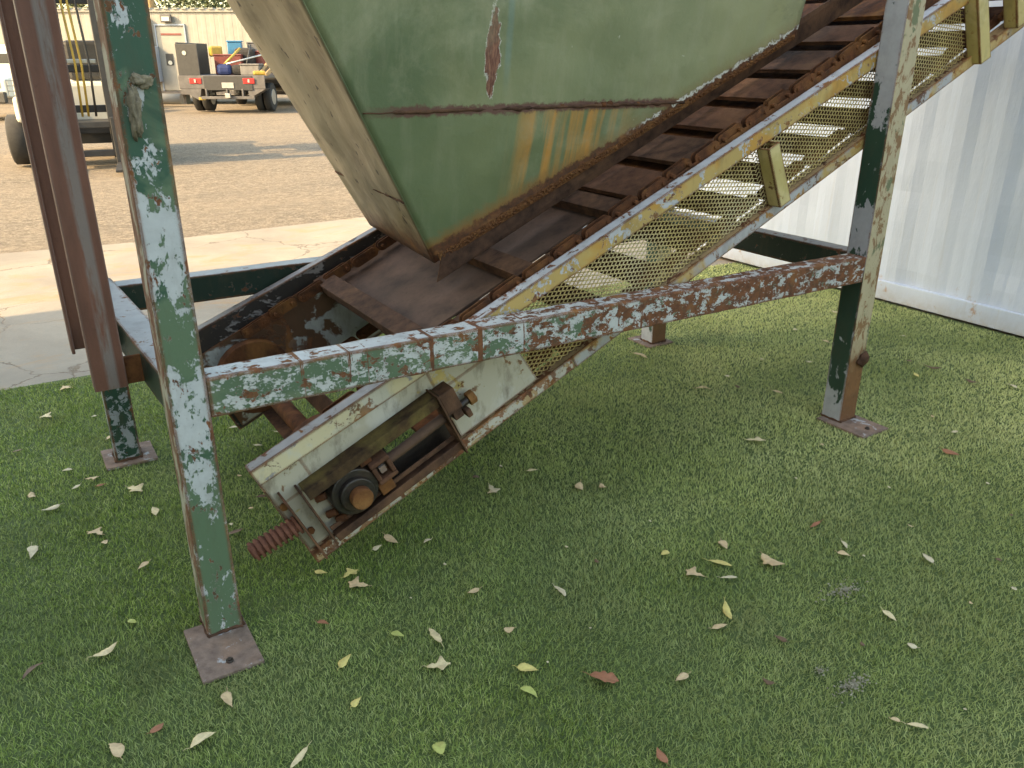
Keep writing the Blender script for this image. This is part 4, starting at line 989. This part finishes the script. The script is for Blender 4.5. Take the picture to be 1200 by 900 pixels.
for xx in (-.34, .26): 
    bx('mast_channel', 'black', xx, xx+.09, -.12, .06, .12, 3.1)
    bx('mast_channel', 'black', xx+.015 if xx<0 else xx-.03, xx+.10 if xx<0 else xx+.06, -.26, -.13, .12, 2.9)
for z_ in (.45, .75, 1.3, 2.2, 3.0): bx('mast_crossbar', 'black', -.245, .255, -.06, .03, z_, z_+.10)
bx('fork_carriage', 'black', -.5, .5, -.36, -.29, .15, .24); bx('fork_carriage', 'black', -.5, .5, -.36, -.29, .55, .64)
for xx in (-.38, .26):
    bx('fork', 'black', xx, xx+.11, -.42, -.365, .05, .70); bx('fork', 'black', xx, xx+.11, -1.4, -.425, .03, .07)
for k_, xx in enumerate((-.10, -.02, .08)):
    MB().tube([(xx,-.16,.7),(xx+.03,-.18,1.4),(xx-.01,-.15,2.2),(xx,-.1,2.9)], .016, 8).build('hydraulic_hose', M['yellow_p' if k_ < 2 else 'black'], t)
mb = MB()
for i in range(4): mb.box(-1.0+.0, -.62, -.03, .0, .98+i*.07, .995+i*.07)
for i in range(3): mb.box(-1.0+i*.18, -.985+i*.18, -.03, .0, .98, 1.2)
mb.build('guard_rail', M['chrome'], t)
for xx in (-1.0, .62): wheel(t, xx, .45, .36, .32, .5, mat='white_paint')
for xx in (-.5, .5): wheel(t, xx, 2.4, .26, .2, .5, mat='white_paint')
mb = MB(); mb.beam((.80,.3,1.16),(.92,.3,.45),.03,.5,(0,1,0)); mb.build('mudguard', M['black'], t, .008)
bx('fender', 'black', -.62, .62, .1, .9, .30, .60); bx('light_bar', 'chrome', -.2,.2,-.05,-.02, 1.42, 1.48)
# parked pickup at the left edge
pxr = (11-600)/950*20.6
t = yardroot('pickup_truck', pxr-1.0, 21.8, 'white pickup truck parked at the left edge beyond the forklift', 'pickup truck')
mb = MB(); secs = [(0,.55,1.0),(1.5,.5,1.15),(1.9,.5,1.8),(3.6,.5,1.85),(3.8,.5,1.2),(5.4,.5,1.2)]; vs=[]; fs=[]
for y_, za, zc_ in secs: w_ = 1.0; vs += [(-w_,y_,za),(w_,y_,za),(w_*(.99 if zc_<1.4 else .85),y_,zc_),(-w_*(.99 if zc_<1.4 else .85),y_,zc_)]
for i in range(len(secs)-1):
    for k in range(4): fs.append((4*i+k,4*i+(k+1)%4,4*i+4+(k+1)%4,4*i+4+k))
fs += [(3,2,1,0), tuple(4*(len(secs)-1)+k for k in range(4))]
mb.add(vs, fs); mb.build('body', M['white_paint'], t, .05, 3)
bx('windscreen', 'glass', -.78, .78, 1.62, 1.66, 1.25, 1.6); bx('side_window', 'glass', .93, .96, 2.1, 3.4, 1.25, 1.7)
for xx in (-.86,.86):
    for yy in (.95, 4.4): wheel(t, xx, yy, .38, .26)
bx('mirror', 'navy', 1.01, 1.2, 1.75, 1.85, 1.15, 1.38, None, .03); bx('bumper', 'black', -.98, .98, -.12, -.002, .42, .7, None, .03)
for xx in (-.85,.55): bx('headlight', 'chrome', xx, xx+.3, -.02, -.001, .78, .94)

# dark long shadow caster in the yard: parked beyond the forklift out of the open view
# unseen building to the left, placed and sized to shade the machine
def m_wh():
    k = N('shade_building_cladding'); X, Y, Z = k.xyz(); w_ = k.n('ShaderNodeTexWave'); w_.inputs['Scale'].default_value = 3.2; k.l(k.tc.outputs['Object'], w_.inputs['Vector']); w_.bands_direction = 'Y'
    k.bump(w_.outputs['Fac'], .6, .03); return k.fin(k.mix(k.ramp(k.noise(.6), .3, .7), (.34,.33,.31), (.42,.41,.38)), .6)
M['wh'] = m_wh()
wh = empty('shade_building', (-5.5, -8, 0), label='tall unseen building left of the yard, placed to shade the turf', cat='shade_building')
HW = 8.3
mb = MB(); mb.box(-14, 0, -16, 12.12, -.03, HW); mb.build('wall', M['wh'], wh)
mb = MB(); mb.box(-14.3, .3, -16.2, 12.08, HW+.002, HW+.25); mb.build('roof', M['grey_panel'], wh)
mb = MB(); mb.box(.003, .08, -4, 0.5, 0, 4.2); mb.build('roller_door', M['grey_panel'], wh)
# dusty marks on the turf: crumbs of grey dirt
M['dust'] = plain('grey_dirt', (.32,.29,.21), .95, .4, 60, bump=.8)
def dirt(cx_, cy_, rx_, ry_, n, label):
    mb = MB()
    for i in range(n):
        a = random.random()*6.28; r_ = abs(random.gauss(0, .5)); x_ = cx_+math.cos(a)*rx_*r_; y_ = cy_+math.sin(a)*ry_*r_; s_ = random.uniform(.0010,.0038); z_ = random.uniform(-.006,.004)
        vv = [Vector((x_,y_,z_))+Vector((s_*p*random.uniform(.6,1.5), s_*q*random.uniform(.6,1.5), s_*w*.7)) for p,q,w in ((1,0,0),(-1,0,0),(0,1,0),(0,-1,0),(0,0,1),(0,0,-1))]
        mb.add(vv, [(0,2,4),(2,1,4),(1,3,4),(3,0,4),(2,0,5),(1,2,5),(3,1,5),(0,3,5)])
    tag(mb.build('dirt_crumbs', M['dust']), label, 'dirt', kind='stuff')
dirt(1.355, -1.07, .075, .028, 260, 'grey dirt crumbs on the turf near the lower right corner')
dirt(1.325, -.99, .03, .02, 60, 'few grey dirt crumbs just above the larger crumb patch')
dirt(1.68, -.80, .10, .045, 220, 'brownish dirt crumbs on the turf in the right middle')
